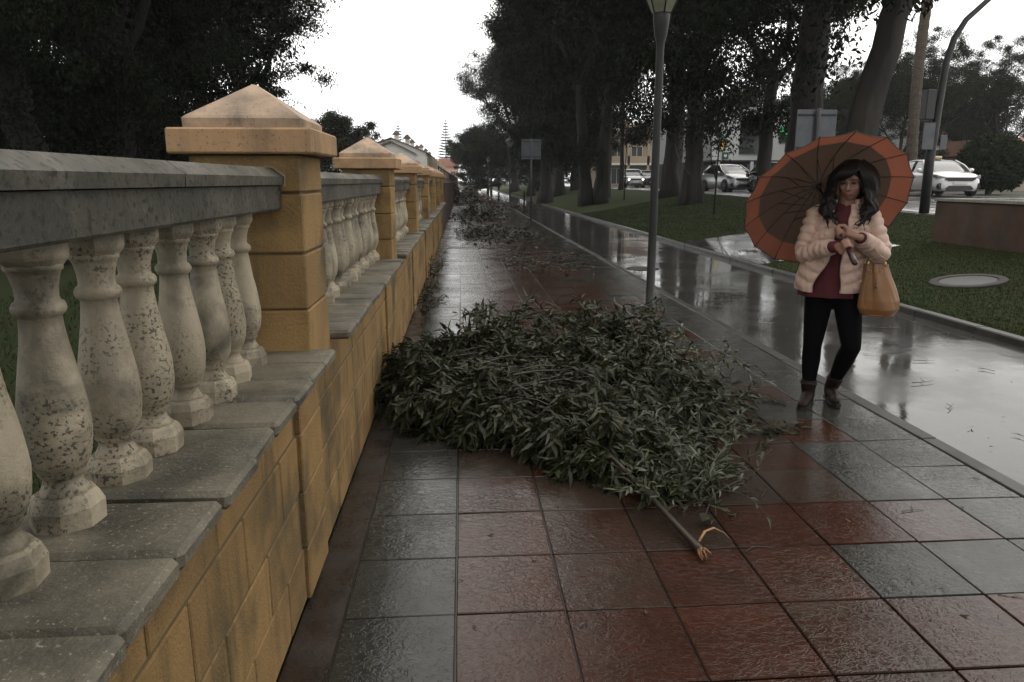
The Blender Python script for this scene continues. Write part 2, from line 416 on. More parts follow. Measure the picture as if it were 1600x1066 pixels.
def smoothstep(t): t = max(0., min(1., t)); return t * t * (3 - 2 * t)
# ================================================================== THE SETTING
def zr(Y): return .72 + .25 * smoothstep((Y - 13) / 22.)
X_LANE1, X_LAWN, X_ROAD = 5.25, 5.38, 11.0
def zl(X, Y):
    """height of the ground to the right of the lane: a bank that climbs to the road"""
    if X <= X_LAWN: return 0.0
    t = min(1, (X - X_LAWN) / (X_ROAD - X_LAWN))
    return .03 + (zr(Y) - .03) * (t * .85 + .15 * smoothstep(t)) + (.015 * math.sin(X * 2.3 + Y * .7) * math.sin(Y * .9) * min(1, 6 * t * (1 - t)))
def sheet(name, xs, ys, fz, m, kind='structure', parent=None, smooth=True):
    V = [(x, y, fz(x, y)) for y in ys for x in xs]; n = len(xs)
    F = [(j * n + i, j * n + i + 1, (j + 1) * n + i + 1, (j + 1) * n + i) for j in range(len(ys) - 1) for i in range(n - 1)]
    o = obj(name, fast_mesh(name, V, F, m, smooth), parent)
    if kind: o['kind'] = kind
    return o
ar = lambda a, b, s: [a + s * i for i in range(int(round((b - a) / s)) + 1)]
YS = [-40, -10] + ar(-5, 40, 2.5) + ar(50, 150, 10) + [200, 300, 500, 900]
sheet('ground', [-900, -300, -100, -40, -10, -.9, -.7, 5.3, 5.5, 7, 9, 10.9, 11.2, 24, 60, 150, 400, 900], YS,
      lambda x, y: (-.004 if x < -.8 else -.10 if x < 5.45 else min(zl(x, y), zr(y)) - .06), 'soil')
sheet('garden_lawn', [-40, -20, -10, -5, -2.5, -.86], YS, lambda x, y: .004, 'lawn')
lawn = sheet('lawn_bank', ar(X_LAWN, X_ROAD, .22), ar(-6, 60, .5) + ar(62, 150, 4), zl, 'lawn')
sheet('road', [X_ROAD + .16, 14, 18, 24], YS, lambda x, y: zr(y) - .05, 'asphalt')
sheet('footpath_lane', ar(2.86, X_LANE1, .08) if False else [2.86 + (X_LANE1 - 2.86) * i / 8 for i in range(9)], ar(-6, 150, 1.5),
      lambda x, y: -.006 + .005 * math.sin(y * .45) * math.sin(x * 1.3), 'lane_concrete')
sheet('side_path', [X_LAWN + .0 + .3 * i for i in range(10)], ar(13.0, 18.0, .5), lambda x, y: zl(x, y) + .012, 'lane_concrete')
# pavement on its mortar bed
TS, RP, X0, Y0 = .40, .41, -.445, .72
pav = MB().box((-.60, -6, -.09), (2.755, 150, -.016)).build('pavement', 'mortar'); pav['kind'] = 'structure'
tm = {}
for mname in ('tile_red', 'tile_grey'):
    for v in range(3):
        tm[mname, v] = MB().box((-TS / 2 + .0035, -RP / 2 + .0035, -.03), (TS / 2 - .0035, RP / 2 - .0035, 0), c=.0035, jit=.0012).mesh('tile', mname)
def tile_kind(c, r):
    return 'tile_grey' if c in (0, 7) or (c == 6 and (r * 7 + 3) % 5 < 3) or (c == 5 and r % 7 == 4) else 'tile_red'
for r in range(21):
    for c in range(8):
        o = obj('tile', tm[tile_kind(c, r), random.randrange(3)], pav, (X0 + TS * (c + .5), Y0 + RP * (r + .5), random.uniform(-.0015, .0015)))
        o.rotation_euler = (random.gauss(0, .0025), random.gauss(0, .0025), random.gauss(0, .0015))
for mname in ('tile_red', 'tile_grey'):
    b = MB()
    for r in range(21, 100):
        for c in range(8):
            if tile_kind(c, r) != mname: continue
            x, y = X0 + TS * c, Y0 + RP * r; dz = random.uniform(-.0025, .0025)
            b.box((x + .004, y + .004, -.02), (x + TS - .004, y + RP - .004, dz))
    o = b.build('tile', mname, pav); o['kind'] = 'stuff'
o = MB().box((X0, Y0 + RP * 100, -.02), (2.755, 150, 0)).build('far_tiling', 'far_paving', pav)
o = MB().box((-.60, -6, -.03), (X0 - .006, 150, -.009)).build('gutter_strip', 'gutter', pav)
kb = MB().box((2.757, -6, -.10), (2.86, 150, -.02)).build('kerb_strip', 'mortar'); kb['kind'] = 'structure'
km = MB().box((2.759, .004, -.02), (2.858, .996, .006), c=.006).mesh('kerb_stone', 'kerb_concrete')
for i in range(26): obj('kerb_stone', km, kb, (0, -1 + i, random.uniform(-.002, .002)))
MB().box((2.759, 25, -.02), (2.858, 150, .006)).build('kerb_run', 'kerb_concrete', kb)
lk = MB().box((X_LANE1, -6, -.10), (X_LAWN, 150, .02)).build('lawn_kerb', 'dark_kerb'); lk['kind'] = 'structure'
km = MB().box((X_LANE1 - .004, .005, -.05), (X_LAWN + .004, .995, .065), c=.012, jit=.002).mesh('kerb_stone', 'dark_kerb')
for i in range(40): obj('kerb_stone', km, lk, (random.uniform(-.006, .006), 2 + i, random.uniform(-.004, .004)))
MB().box((X_LANE1 - .004, 42, -.05), (X_LAWN + .004, 150, .065)).build('kerb_run', 'dark_kerb', lk)
rk = sheet('road_kerb', [X_ROAD - .01, X_ROAD, X_ROAD + .15, X_ROAD + .16], YS, lambda x, y: zr(y) + (.02 if X_ROAD - .005 < x < X_ROAD + .155 else -.08), 'kerb_concrete')
# painted road markings
pm = []
def paint(x0, x1, y0, y1):
    V = [(x0, y0, zr(y0) - .046), (x1, y0, zr(y0) - .046), (x1, y1, zr(y1) - .046), (x0, y1, zr(y1) - .046)]
    pm.append(V)
for i in range(8): paint(11.3 + .95 * i, 11.8 + .95 * i, 17.5, 21)
for i in range(20): paint(17.3, 17.42, 24 + 6 * i, 27 + 6 * i)
paint(11.5, 11.62, 22, 120); paint(23.2, 23.32, 22, 120)
V = [v for q in pm for v in q]; F = [[4 * i, 4 * i + 1, 4 * i + 2, 4 * i + 3] for i in range(len(pm))]
o = obj('road_markings', fast_mesh('road_markings', V, F, 'road_paint')); o['kind'] = 'structure'

# grass blades on the bank and behind the balusters: stuff
def blades(name, n, region, hgt, fz, seed, msk=None):
    g = np.random.default_rng(seed)
    x = region[0] + (region[1] - region[0]) * g.random(n); y = region[2] + (region[3] - region[2]) * g.random(n) ** 1.6
    z = np.array([fz(a, b) for a, b in zip(x, y)])
    if msk is not None:
        k = np.array([msk(a, b) for a, b in zip(x, y)]); x, y, z = x[k], y[k], z[k]; n = len(x)
    a = g.random(n) * 6.28; h = hgt * (.5 + g.random(n)); wd = .003 + .003 * g.random(n) + y * .0003; le = g.normal(0, .5, (n, 2)) * h[:, None]
    V = np.zeros((n, 3, 3)); c, s = np.cos(a) * wd, np.sin(a) * wd
    V[:, 0] = np.stack([x - c, y - s, z - .004], 1); V[:, 1] = np.stack([x + c, y + s, z - .004], 1)
    V[:, 2] = np.stack([x + le[:, 0], y + le[:, 1], z + h], 1)
    o = obj(name, fast_mesh(name, V.reshape(-1, 3), np.arange(3 * n).reshape(-1, 3), 'lawn_blade')); o['kind'] = 'stuff'
    return tag(o, 'short dark green grass on the sloping bank beside the wet lane' if 'bank' in name else 'dark garden grass seen between the balusters', 'grass')
blades('bank_grass', 260000, (X_LAWN + .02, 10.9, 4.5, 34), .019, zl, 3, lambda a, b: not (a < 8.05 and 13.0 < b < 18.0) and not (a > 8.65 and 6 < b < 13.2))
blades('garden_grass', 30000, (-6, -.9, .2, 16), .06, lambda a, b: .004, 4)

# ------------------------------------------------------------------ balustrade wall
WALL = empty('balustrade_wall', (-.62, 0, 0), 0, 'ochre block wall with stone balusters, grey rails and pyramid capped pillars along the pavement', 'wall')
def wp(mb, name, m, parent=None, dy=0):
    """build a wall piece written in world coordinates and hang it under the wall (or under a part of it)"""
    me = mb.mesh(name, m)
    o = obj(name, me, parent or WALL)
    o.location = (.62, dy, 0) if parent is None else (0, 0, 0)
    return o
def wcopy(me, name, parent, loc):
    o = obj(name, me, parent); o.location = loc; return o
P0 = [2.44 + 3.05 * k for k in range(-1, 7)]        # near face of each pillar's band
CS = [0, .21, .43, .65, .87]                        # courses of the dwarf wall
# balusters: square-shouldered plinth (octagon), flared foot, bellied shaft, rings and block
def baluster_mesh(seed):
    g = random.Random(seed); b = MB(); H = .492; z0 = .948
    j = lambda s: g.uniform(-s, s)
    b.lathe([(.047, z0 - .004), (.054, z0 + .005), (.0555, z0 + .040 + j(.002)), (.049, z0 + .058), (.043, z0 + .064)], poly=8, smooth=False)
    pr = [(.040, .058), (.037, .070), (.032, .080), (.0295, .090), (.033, .094), (.036, .099), (.036, .104), (.038, .107), (.045, .118), (.050, .135),
          (.0535, .158), (.0545, .180), (.0535, .205), (.050, .232), (.045, .262), (.040, .292), (.0355, .322), (.0325, .348), (.0315, .366),
          (.034, .368), (.038, .372), (.040, .378), (.040, .384), (.037, .390), (.032, .393), (.031, .398), (.032, .415), (.036, .432), (.039, .440),
          (.042, .443), (.043, .448), (.041, .452), (.039, .455)]
    b.lathe([(r + j(.0007), z0 + z) for r, z in pr], n=28)
    b.lathe([(.040, z0 + .450), (.047, z0 + .460), (.049, z0 + .466), (.049, z0 + H - .004), (.046, z0 + H)], poly=8, smooth=False)
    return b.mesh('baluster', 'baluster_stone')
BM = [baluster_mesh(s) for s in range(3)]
# a low-poly baluster for the far sections
lb = MB(); lb.lathe([(.053, .948), (.055, .99), (.043, 1.01), (.030, 1.035), (.036, 1.05), (.045, 1.065), (.0545, 1.125), (.050, 1.185), (.035, 1.29), (.032, 1.315),
                     (.040, 1.33), (.031, 1.345), (.038, 1.39), (.043, 1.396), (.049, 1.415), (.048, 1.44)], n=12)
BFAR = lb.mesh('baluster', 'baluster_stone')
sill_m = [MB().box((-.785, .0035, .918), (-.45, .1865, .9555), c=.0095, jit=.0016).mesh('sill_stone', 'sill_stone') for _ in range(4)]
blk = [MB().box((-.655, .0045, .0045), (-.60, .3955, .2115), c=.004, jit=.0015).mesh('wall_block', 'ochre_block') for _ in range(3)]
rail_prof = [(-.585, 1.517), (-.583, 1.543), (-.620, 1.571), (-.770, 1.573), (-.806, 1.545), (-.804, 1.517)]
beam_prof = [(-.602, 1.438), (-.598, 1.444), (-.598, 1.516), (-.785, 1.516), (-.785, 1.444), (-.78, 1.438)]
for k in range(len(P0) - 1):
    ya, yb = P0[k] + .41, P0[k + 1] + .055          # clear length between the pillar bodies
    if k == 0: ya = -.15
    near = k <= 2
    # core and courses
    wp(MB().box((-.80, ya - .06, 0), (-.606, yb + .06, .917)), 'wall_core', 'ochre_mortar')
    far = MB()
    for ci in range(4):
        z = CS[ci]; y = ya - (.2 if ci % 2 else 0)
        while y < yb:
            a, c = max(y, ya), min(y + .40, yb)
            if c - a > .06:
                if near and c - a > .395: wcopy(random.choice(blk), 'wall_block', WALL, (.62, a, z)).scale = (1, 1, 1)
                elif near:
                    wp(MB().box((-.655, a + .0045, z + .0045), (-.60, c - .0045, z + .2115), c=.004), 'wall_block', 'ochre_block')
                else: far.box((-.655, a + .004, z + .004), (-.60, c - .004, z + .212), c=.004)
            y += .40
    if not near: o = wp(far, 'wall_block', 'ochre_block'); o['kind'] = 'stuff'
    # the top course below the sill is cut low
    wp(MB().box((-.655, ya, .872), (-.603, yb, .9175)), 'top_course', 'ochre_block')
    # sill stones
    n = int((yb - ya) / .19); st = (yb - ya + .03) / n
    for i in range(n):
        if not near and k > 4 and False: break
        o = wcopy(random.choice(sill_m), 'sill_stone', WALL, (.62 + random.uniform(-.002, .002), ya + i * st - .0, random.uniform(-.0045, .003)))
        o.scale = (1, st / .19, 1); o.rotation_euler = (random.gauss(0, .004), random.gauss(0, .004), 0)
    # balusters
    if k == 0: ys = [1.2 + .185 * i for i in range(-5, 7)]
    else:
        m_ = int((yb - ya - .06) / .185); ys = [ya + .09 + (yb - ya - .18) * i / (m_ - 1) for i in range(m_)]
    for y in ys:
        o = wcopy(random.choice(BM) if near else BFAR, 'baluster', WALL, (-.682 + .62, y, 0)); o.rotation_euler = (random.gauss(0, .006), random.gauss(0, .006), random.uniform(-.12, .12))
    # hand rail slabs and the beam they lie on
    cuts = [ya - .02] + ([.62, 1.62] if k == 0 else [ya + (yb - ya) * f for f in (.34, .67)]) + [yb + .02]
    for a, c in zip(cuts[:-1], cuts[1:]):
        b = MB(); dz = random.uniform(-.0015, .0015)
        b.prism([(x, z + dz) for x, z in rail_prof], c - a - .005, Matrix.Translation((0, a, 0)))
        wp(b, 'hand_rail', 'rail_concrete')
    b = MB(); b.prism(beam_prof, yb - ya + .04, Matrix.Translation((0, ya - .02, 0))); wp(b, 'rail_beam', 'rail_concrete')
    for yy in (yb - .006, ya + .006 - .03) if k else (yb - .006,):       # pale bedding mortar where the rail meets the pillar
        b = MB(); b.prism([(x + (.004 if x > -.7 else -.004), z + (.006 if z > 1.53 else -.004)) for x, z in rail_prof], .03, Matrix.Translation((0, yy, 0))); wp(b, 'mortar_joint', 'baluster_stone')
# pillars
for k in range(1, len(P0)):
    y = P0[k]; yc = y + .23; xc = -.705
    pil = empty('pillar', (0, 0, 0)); pil.parent = WALL; pil.location = (xc + .62, yc, 0)
    def pp(mb, name, m):
        me = mb.mesh(name, m); return obj(name, me, pil)
    pp(MB().box((-.165, -.165, 0), (.112, .165, .885)).box((-.165, -.165, .885), (.165, .165, 1.60)), 'pillar_core', 'ochre_mortar')
    zs = [0, .21, .43, .65, .885, 1.10, 1.29, 1.49, 1.617]
    for a, c in zip(zs[:-1], zs[1:]):
        fx = .122 if a < .8 else .175
        pp(MB().box((-.178, -.178, a + .003), (fx, .178, c - .003), c=.005, jit=.0015), 'pillar_block', 'ochre_block')
    pp(MB().box((-.23, -.23, 1.617), (.23, .23, 1.697), c=.006, jit=.002), 'cap_band', 'ochre_cap')
    b = MB(); b.lathe([(.185, 1.690), (.187, 1.728), (.178, 1.737), (.012, 1.848), (.002, 1.852)], poly=4, smooth=False)
    cp = pp(b, 'pyramid_cap', 'cap_stone')
# wall beyond the last pillar: brown rendered dwarf wall under a steel fence
yE = P0[-1] + .46
FW = empty('brown_fence_wall', (-.62, yE, 0), 0, 'brown rendered wall with dark railing above, beyond the last pillar', 'wall')
def fp(mb, name, m): return obj(name, mb.mesh(name, m), FW)
fp(MB().box((-.12, 0, 0), (.04, 90, 1.42), c=.01), 'wall_body', 'fence_brown')
fp(MB().box((-.15, 0, 1.42), (.07, 90, 1.49), c=.01), 'coping', 'fence_brown')
b = MB()
for i in range(36): b.box((-.06, i * 2.5, 1.49), (-.02, i * 2.5 + .04, 1.95))
fp(b, 'fence_post', 'post_metal')['kind'] = 'stuff'
fp(MB().box((-.05, 0, 1.90), (-.03, 90, 1.93)).box((-.05, 0, 1.60), (-.03, 90, 1.62)), 'fence_rail', 'post_metal')
# drain grate across the grey tile column
g = empty('drain_grate', (.17, 17.2, 0), 0, 'dark slotted iron drain grate set across the wet pavement by the wall', 'grate')
MB().box((-.56, -.17, .001), (.62, -.14, .010)).box((-.56, .14, .001), (.62, .17, .010)).box((-.56, -.14, .001), (-.53, .14, .010)).box((.59, -.14, .001), (.62, .14, .010)).build('frame', 'iron', g)
bar = MB().box((0, -.139, .0), (.022, .139, .009)).mesh('bar', 'iron')
for i in range(22): obj('bar', bar, g, (-.52 + .05 * i, 0, 0))
# ================================================================== TREES
def leaf_cloud(centers, radii, per, size, seed, droop=.7, aspect=.42):
    """many leaf-sized quads spread through clumps; returns V, F"""
    g = np.random.default_rng(seed); C = np.repeat(np.array(centers), per, 0); Rd = np.repeat(np.array(radii), per, 0); n = len(C)
    d = g.normal(size=(n, 3)); d /= np.linalg.norm(d, axis=1)[:, None]
    rr = g.random(n) ** .62
    P = C + d * rr[:, None] * Rd
    L = size * (.6 + .8 * g.random(n))
    ax = g.normal(size=(n, 3)); ax[:, 2] -= droop * 1.6; ax /= np.linalg.norm(ax, axis=1)[:, None]
    sd = np.cross(ax, g.normal(size=(n, 3))); sd /= np.linalg.norm(sd, axis=1)[:, None]
    W = L * aspect * .5
    V = np.zeros((n, 4, 3)); V[:, 0] = P; V[:, 1] = P + ax * (L * .45)[:, None] + sd * W[:, None]
    V[:, 2] = P + ax * L[:, None]; V[:, 3] = P + ax * (L * .45)[:, None] - sd * W[:, None]
    return V.reshape(-1, 3), np.arange(4 * n).reshape(-1, 4)
def tree_meshes(name, seed, H=15, r0=.42, fork=.42, spread=4.5, ncl=70, clr=1.15, per=190, leaf=.26, low=.30, bark='bark', leafm='leaf_dark', lean=(0, 0), top=1.0, aspect=.42, stems=1, xmax=99, shift=0):
    g = random.Random(seed); T = MB(); cent = []; rad = []
    tips = []
    def limb(p, d, L, r, depth):
        pts = [Vector(p)]; rs = [r]; d = Vector(d).normalized(); n = 6
        for i in range(n):
            d = (d + Vector((g.gauss(0, .13), g.gauss(0, .13), g.gauss(.04, .08)))).normalized()
            pts.append(pts[-1] + d * L / n); rs.append(r * (1 - .62 * (i + 1) / n))
        T.tube(pts, rs, 9 if depth == 0 else 6 if depth == 1 else 4)
        if depth >= 2: tips.append((pts[-1], d)); tips.append((pts[3], d)); return
        k = 4 if depth == 0 else 4
        for i in range(k):
            j = 3 + i % 4 if depth == 0 else 2 + i % 5
            a = g.uniform(0, 6.28)
            dd = (d * .75 + Vector((math.cos(a), math.sin(a), g.uniform(-.15, .5))) * .85).normalized()
            limb(pts[min(j, n)], dd, L * g.uniform(.5, .75), rs[min(j, n)] * .8, depth + 1)
    for s_ in range(stems):
        ba = s_ * 2.4; b0 = Vector((math.cos(ba), math.sin(ba), 0)) * (r0 * 1.3 if stems > 1 else 0)
        pts = []; rs = []; n = 9
        for i in range(n + 1):
            t = i / n
            pts.append(b0 * (1 + t) + Vector((lean[0] * t * t * H * fork + g.gauss(0, .06) * r0 * 2, lean[1] * t * t * H * fork + g.gauss(0, .06) * r0 * 2, H * fork * t - .25)))
            rs.append(r0 * (1.35 - .35 * min(1, t * 5)) * (1 - .28 * t))
        # fluted base
        v0 = len(T.v); T.tube(pts, rs, 26)
        ph = [g.uniform(0, 6.28) for _ in range(4)]
        for q in range(26 * len(pts)):
            i_, k_ = divmod(q, 26); a_ = 6.2832 * k_ / 26; c_ = pts[i_]; v_ = Vector(T.v[v0 + q]) - c_
            w_ = 1 + .06 * math.sin(3 * a_ + ph[0] + i_ * .3) + .05 * math.sin(5 * a_ + ph[1] - i_ * .2) + .035 * math.sin(11 * a_ + ph[2]) + (.22 * max(0, math.sin(4 * a_ + ph[3])) if i_ < 2 else 0)
            T.v[v0 + q] = tuple(c_ + v_ * w_)
        m = 4
        for i in range(m):
            a = i * 6.28 / m + g.uniform(-.4, .4)
            dd = Vector((math.cos(a) * .62 + lean[0], math.sin(a) * .62 + lean[1], 1))
            limb(pts[-1 - (i % 2)], dd, H * (1 - fork) * .58, rs[-1] * .66, 0)
    # foliage follows an irregular crown: clumps at limb tips plus a filled, lobed envelope
    zc = H * (low + (1 - low) * .5); hz = H * (1 - low) * .5 * top
    for p, d in tips:
        cent.append((p.x, p.y, p.z)); q = clr * g.uniform(.6, 1.05); rad.append((q, q, q * .75))
    lobes = [(g.uniform(0, 6.28), g.uniform(-1, 1), g.uniform(.5, 1)) for _ in range(5)]
    while len(cent) < ncl + len(tips):
        a = g.uniform(0, 6.28); u_ = g.uniform(-1, 1); rr = g.random() ** .5
        k = 1 + .25 * sum(math.cos(a - la) * ls * (1 - abs(u_ - lu) / 2) for la, lu, ls in lobes) / 2
        rxy = spread * math.sqrt(max(0, 1 - u_ * u_ * .85)) * rr * k
        q = clr * g.uniform(.5, 1.2)
        cent.append((shift + lean[0] * H * .5 + rxy * math.cos(a), lean[1] * H * .5 + rxy * math.sin(a), zc + hz * u_)); rad.append((q, q, q * g.uniform(.55, .95)))
    ok = [i for i, c_ in enumerate(cent) if c_[0] + rad[i][0] * .7 < xmax]; cent = [cent[i] for i in ok]; rad = [rad[i] for i in ok]
    V, F = leaf_cloud(cent, rad, per, leaf, seed, aspect=aspect)
    return T.mesh('trunk', bark), fast_mesh('crown', V, F, leafm)
TV = {
 'a': tree_meshes('a', 1, H=17, r0=.42, fork=.40, spread=4.8, ncl=84, clr=1.25, per=430, leaf=.17, low=.16),
 'b': tree_meshes('b', 2, H=19, r0=.50, fork=.36, spread=5.4, ncl=95, clr=1.3, per=430, leaf=.175, low=.17),
 'c': tree_meshes('c', 3, H=15, r0=.36, fork=.45, spread=4.2, ncl=70, clr=1.15, per=400, leaf=.165, low=.20),
 'multi': tree_meshes('m', 4, H=16, r0=.33, fork=.40, spread=5.4, ncl=95, clr=1.25, per=430, leaf=.17, low=.13, stems=3),
 'airy': tree_meshes('f', 5, H=13, r0=.24, fork=.30, spread=4.2, ncl=120, clr=.72, per=420, leaf=.10, low=.22, leafm='leaf_mid', bark='pale_bark'),
 'lean': tree_meshes('l', 6, H=15, r0=.38, fork=.42, spread=3.6, ncl=50, clr=1.1, per=380, leaf=.16, low=.34, lean=(.16, 0), xmax=1.9, bark='pale_bark'),
 'near': tree_meshes('n', 15, H=14, r0=.38, fork=.42, spread=4.4, ncl=70, clr=1.1, per=900, leaf=.11, low=.20),
 'slim': tree_meshes('g', 12, H=18, r0=.44, fork=.36, spread=5.0, ncl=120, clr=1.15, per=430, leaf=.15, low=.19, xmax=2.3, shift=-2.4),
 'small': tree_meshes('s', 8, H=7.5, r0=.16, fork=.25, spread=2.7, ncl=50, clr=.8, per=330, leaf=.15, low=.12, leafm='leaf_mid'),
 'thin': tree_meshes('t', 9, H=13, r0=.14, fork=.62, spread=2.2, ncl=22, clr=.8, per=280, leaf=.16, low=.58),
}
def tree(v, x, y, label, group, s=1.0, rz=None, z=None, name='eucalyptus_tree', cat='tree', sz=None):
    z = (zl(x, y) if x > 0 else 0) if z is None else z
    e_ = empty(name, (x, y, z), random.uniform(0, 6.28) if rz is None else rz, label, cat, group)
    e_.scale = (s, s, sz or s)
    tm_, cm_ = TV[v]
    obj('trunk', tm_, e_); obj('crown', cm_, e_)
    return e_
GR = 'eucalyptus trees on the bank between path and road'
tree('multi', 7.1, 39.5, 'thick many-stemmed eucalyptus with the widest dark trunk cluster, at the kerb beyond the sign post', GR, 1.0, .6)
tree('b', 8.3, 43.5, 'eucalyptus just behind the thick many-stemmed trunk cluster', GR, .95, 2.2)
tree('a', 5.6, 50, 'tall eucalyptus overhanging the path beyond the square sign', GR, .92, 3.3, z=.1)
tree('b', 7.6, 58, 'eucalyptus in the dark row past the trunk cluster, nearer the kerb', GR, .95, 4.1)
tree('c', 6.4, 68, 'slim eucalyptus far down the dark row beside the path', GR, 1.0, 1.0)
tree('a', 8.0, 79, 'eucalyptus far along the bank, second from the end of the row', GR, .95, 5.1)
tree('b', 6.5, 92, 'farthest eucalyptus of the dark row beside the path', GR, .95, .2)
tree('a', 9.15, 29.2, 'eucalyptus with a leaning buttressed trunk beside the thin sapling', GR, .9, 1.2)
tree('b', 10.05, 35, 'straight eucalyptus trunk standing right of the near lamp post', GR, .9, 3.6)
tree('c', 10.2, 24.6, 'slender eucalyptus with brown tilted trunk left of the umbrella', GR, .68, 2.0)
tree('slim', 8.5, 18.2, 'massive dark eucalyptus trunk behind the square metal sign above the umbrella', GR, .98, 0)
tree('lean', 9.35, 17.2, 'pale peeling eucalyptus leaning to the right above the umbrella', GR, 1.0, .0)
tree('a', 9.9, 64, 'eucalyptus far back on the road side of the row', GR, .95, 4.4)
tree('thin', 13.2 - 2.4, 50, 'thin bare-stemmed tree in front of the beige apartments, right of the pair', 'thin trees before the apartments', 1.0, 0)
tree('thin', 12.2 - 2.4, 52, 'thin tree in front of the beige apartments, left of the pair', 'thin trees before the apartments', .95, 2)
tree('c', 10.4, 56, 'slim eucalyptus far back, nearest the road', GR, .85, 2.4)
tree('a', 7.6, 10.0, 'tree on the bank beside the camera', GR, .0001 + .9, 1.7) if False else None
UL = ['undergrowth tree nearest the camera, between the trunk cluster and the kerb', 'undergrowth tree nearest the road, behind the trunk cluster', 'second undergrowth tree along the kerb side', 'undergrowth tree at the middle of the row on the road side', 'undergrowth tree far along the kerb side', 'undergrowth tree far along the road side', 'undergrowth tree farthest out towards the road', 'undergrowth tree closing the path at the very end of the row']
for i, (x_, y_) in enumerate([(6.8, 62), (9.8, 66), (7.2, 75), (9.9, 84), (7.4, 100), (10.2, 98), (12.5, 110), (5.8, 118)]):
    tree('small', x_, y_, UL[i], 'undergrowth behind the tree row', 1.0, i * 1.7, name='undergrowth_tree')
# left garden
GL = 'dark trees in the garden behind the balustrade'
tree('near', -7.85, 14, 'garden tree with a thick brown trunk at the left edge, behind the hand rail', GL, .85, 1.1, 0)
tree('b', -9.5, 20, 'dense dark garden tree second from the left edge', GL, .8, 3.1, 0)
tree('near', -7.4, 17, 'dark garden tree left of the first pillar cap', GL, .75, 4.6, 0)
tree('b', -13, 13, 'dark tree filling the far left of the garden', GL, .85, 5.0, 0)
tree('c', -12, 30, 'tree at the back of the garden, left of the first pillar', GL, .9, .5, 0)
tree('airy', -7.6, 27.5, 'paler open-crowned eucalyptus reaching over the first pillar into the sky', GL, 1.0, .4, 0)
tree('airy', -9.6, 24.5, 'open-crowned eucalyptus behind the first pillar, left of the paler one', GL, 1.15, 3.0, 0)
tree('a', -19, 24, 'dark tree at the rear left of the garden', GL, .9, 2.0, 0)
tree('c', -16, 40, 'far garden tree showing low between the dark trunks', GL, .9, 2.0, 0)
tree('small', -8.0, 50, 'small dark bushy tree beyond the first pillar cap', 'small garden trees', .78, 1, 0, name='garden_tree')
tree('small', -10.6, 52, 'small dark tree half hidden behind the first pillar cap', 'small garden trees', .7, 3, 0, name='garden_tree')
tree('multi', -9.4, 21.5, 'many-stemmed dark garden tree behind the nearer half of the hand rail', GL, .8, 1.0, 0)
tree('near', -8.8, 5.0, 'near garden tree whose crown darkens the top left corner', GL, .85, 2.0, 0)
tree('b', -6.5, -3.5, 'unseen garden tree added beside and behind the camera for shade', GL, .85, 2.9, 0)  # garden trees out of view, added to shade the wall and tiles
tree('c', -7.5, -12, 'unseen garden tree added well behind the camera for shade', GL, .9, 2.9, 0)
tree('a', 8.6, -1.5, 'unseen bank tree added to the right of the camera for shade', GR, .85, 2.9)  # bank trees outside the frame, added to block sky light
tree('b', 7.4, -10, 'unseen bank tree added behind the camera for shade', GR, .85, .9)
tree('b', -16, 20, 'dark tree deep in the garden at the left border', GL, .8, 2.0, 0)
tree('multi', -14.5, 33, 'many-stemmed tree deep in the garden', GL, .85, 4.0, 0)
SL = ['dark shrub behind the hand rail, third from the left edge', 'dark shrub directly behind the hand rail before the first pillar', 'broad dark shrub deep in the garden left of centre', 'small dark shrub seen under the paler open-crowned tree', 'dark shrub at the extreme left edge behind the rail', 'smallest dark shrub right of the first pillar cap', 'dark shrub at the back of the garden near the left sky gap', 'dark shrub below the left sky gap beside the first pillar']
for i, (x_, y_, s_) in enumerate([(-12.5, 20, .62), (-9.6, 22.5, .5), (-15, 27, .62), (-11.5, 34, .5), (-18, 23, .62), (-7.8, 34, .42), (-14.5, 38, .55), (-10.2, 28.5, .5)]):
    tree('small', x_, y_, SL[i], 'shrubs among the garden trunks', s_, i * 1.3, 0, name='garden_shrub', cat='shrub')
# end of the street
GE = 'trees closing the view at the end of the pavement'
tree('small', 1.6, 80, 'rounded green tree over the far end of the wall', GE, .92, .3, 0, name='street_tree')
tree('small', 3.2, 92, 'green tree left of the far lamp at the street end', GE, 1.1, 1.9, 0, name='street_tree')
tree('small', 1.2, 108, 'green tree behind the wall end, next to the orange roof', GE, 1.1, 4, 0, name='street_tree')
tree('small', 4.3, 110, 'green tree at the street end beneath the eucalyptus crowns', GE, 1.1, 5, 0, name='street_tree')
tree('small', -2.2, 50, 'low dark hedge-like tree behind the brown wall', GE, .30, 5, 0, name='street_tree')
# right background, beyond the road
GB = 'trees beyond the road on the right'
for (x, y, v, s, lb_) in [(24.5, 48, 'airy', .60, 'hazy grey tree beyond the road, directly right of the palm trunk'), (32, 50, 'airy', .80, 'tallest open-crowned tree beyond the road behind the curved lamp'),
                          (37.5, 50, 'airy', .78, 'open-crowned tree beyond the road at the right edge'), (28.5, 47, 'airy', .70, 'open-crowned tree behind the round bush'),
                          (23.5, 60, 'small', 1.1, 'low hazy tree left of the palm trunk beyond the road'), (29, 56, 'small', 1.1, 'low dark tree behind the parked white car'),
                          (34, 57, 'small', 1.15, 'low dark tree right of the traffic light beyond the road'), (40, 56, 'small', 1.1, 'low dark tree at the far right edge'),
                          (44, 52, 'airy', .7, 'open tree just outside the right border')]:
    tree(v, x, y, lb_, GB, s, None, .9, name='background_tree')
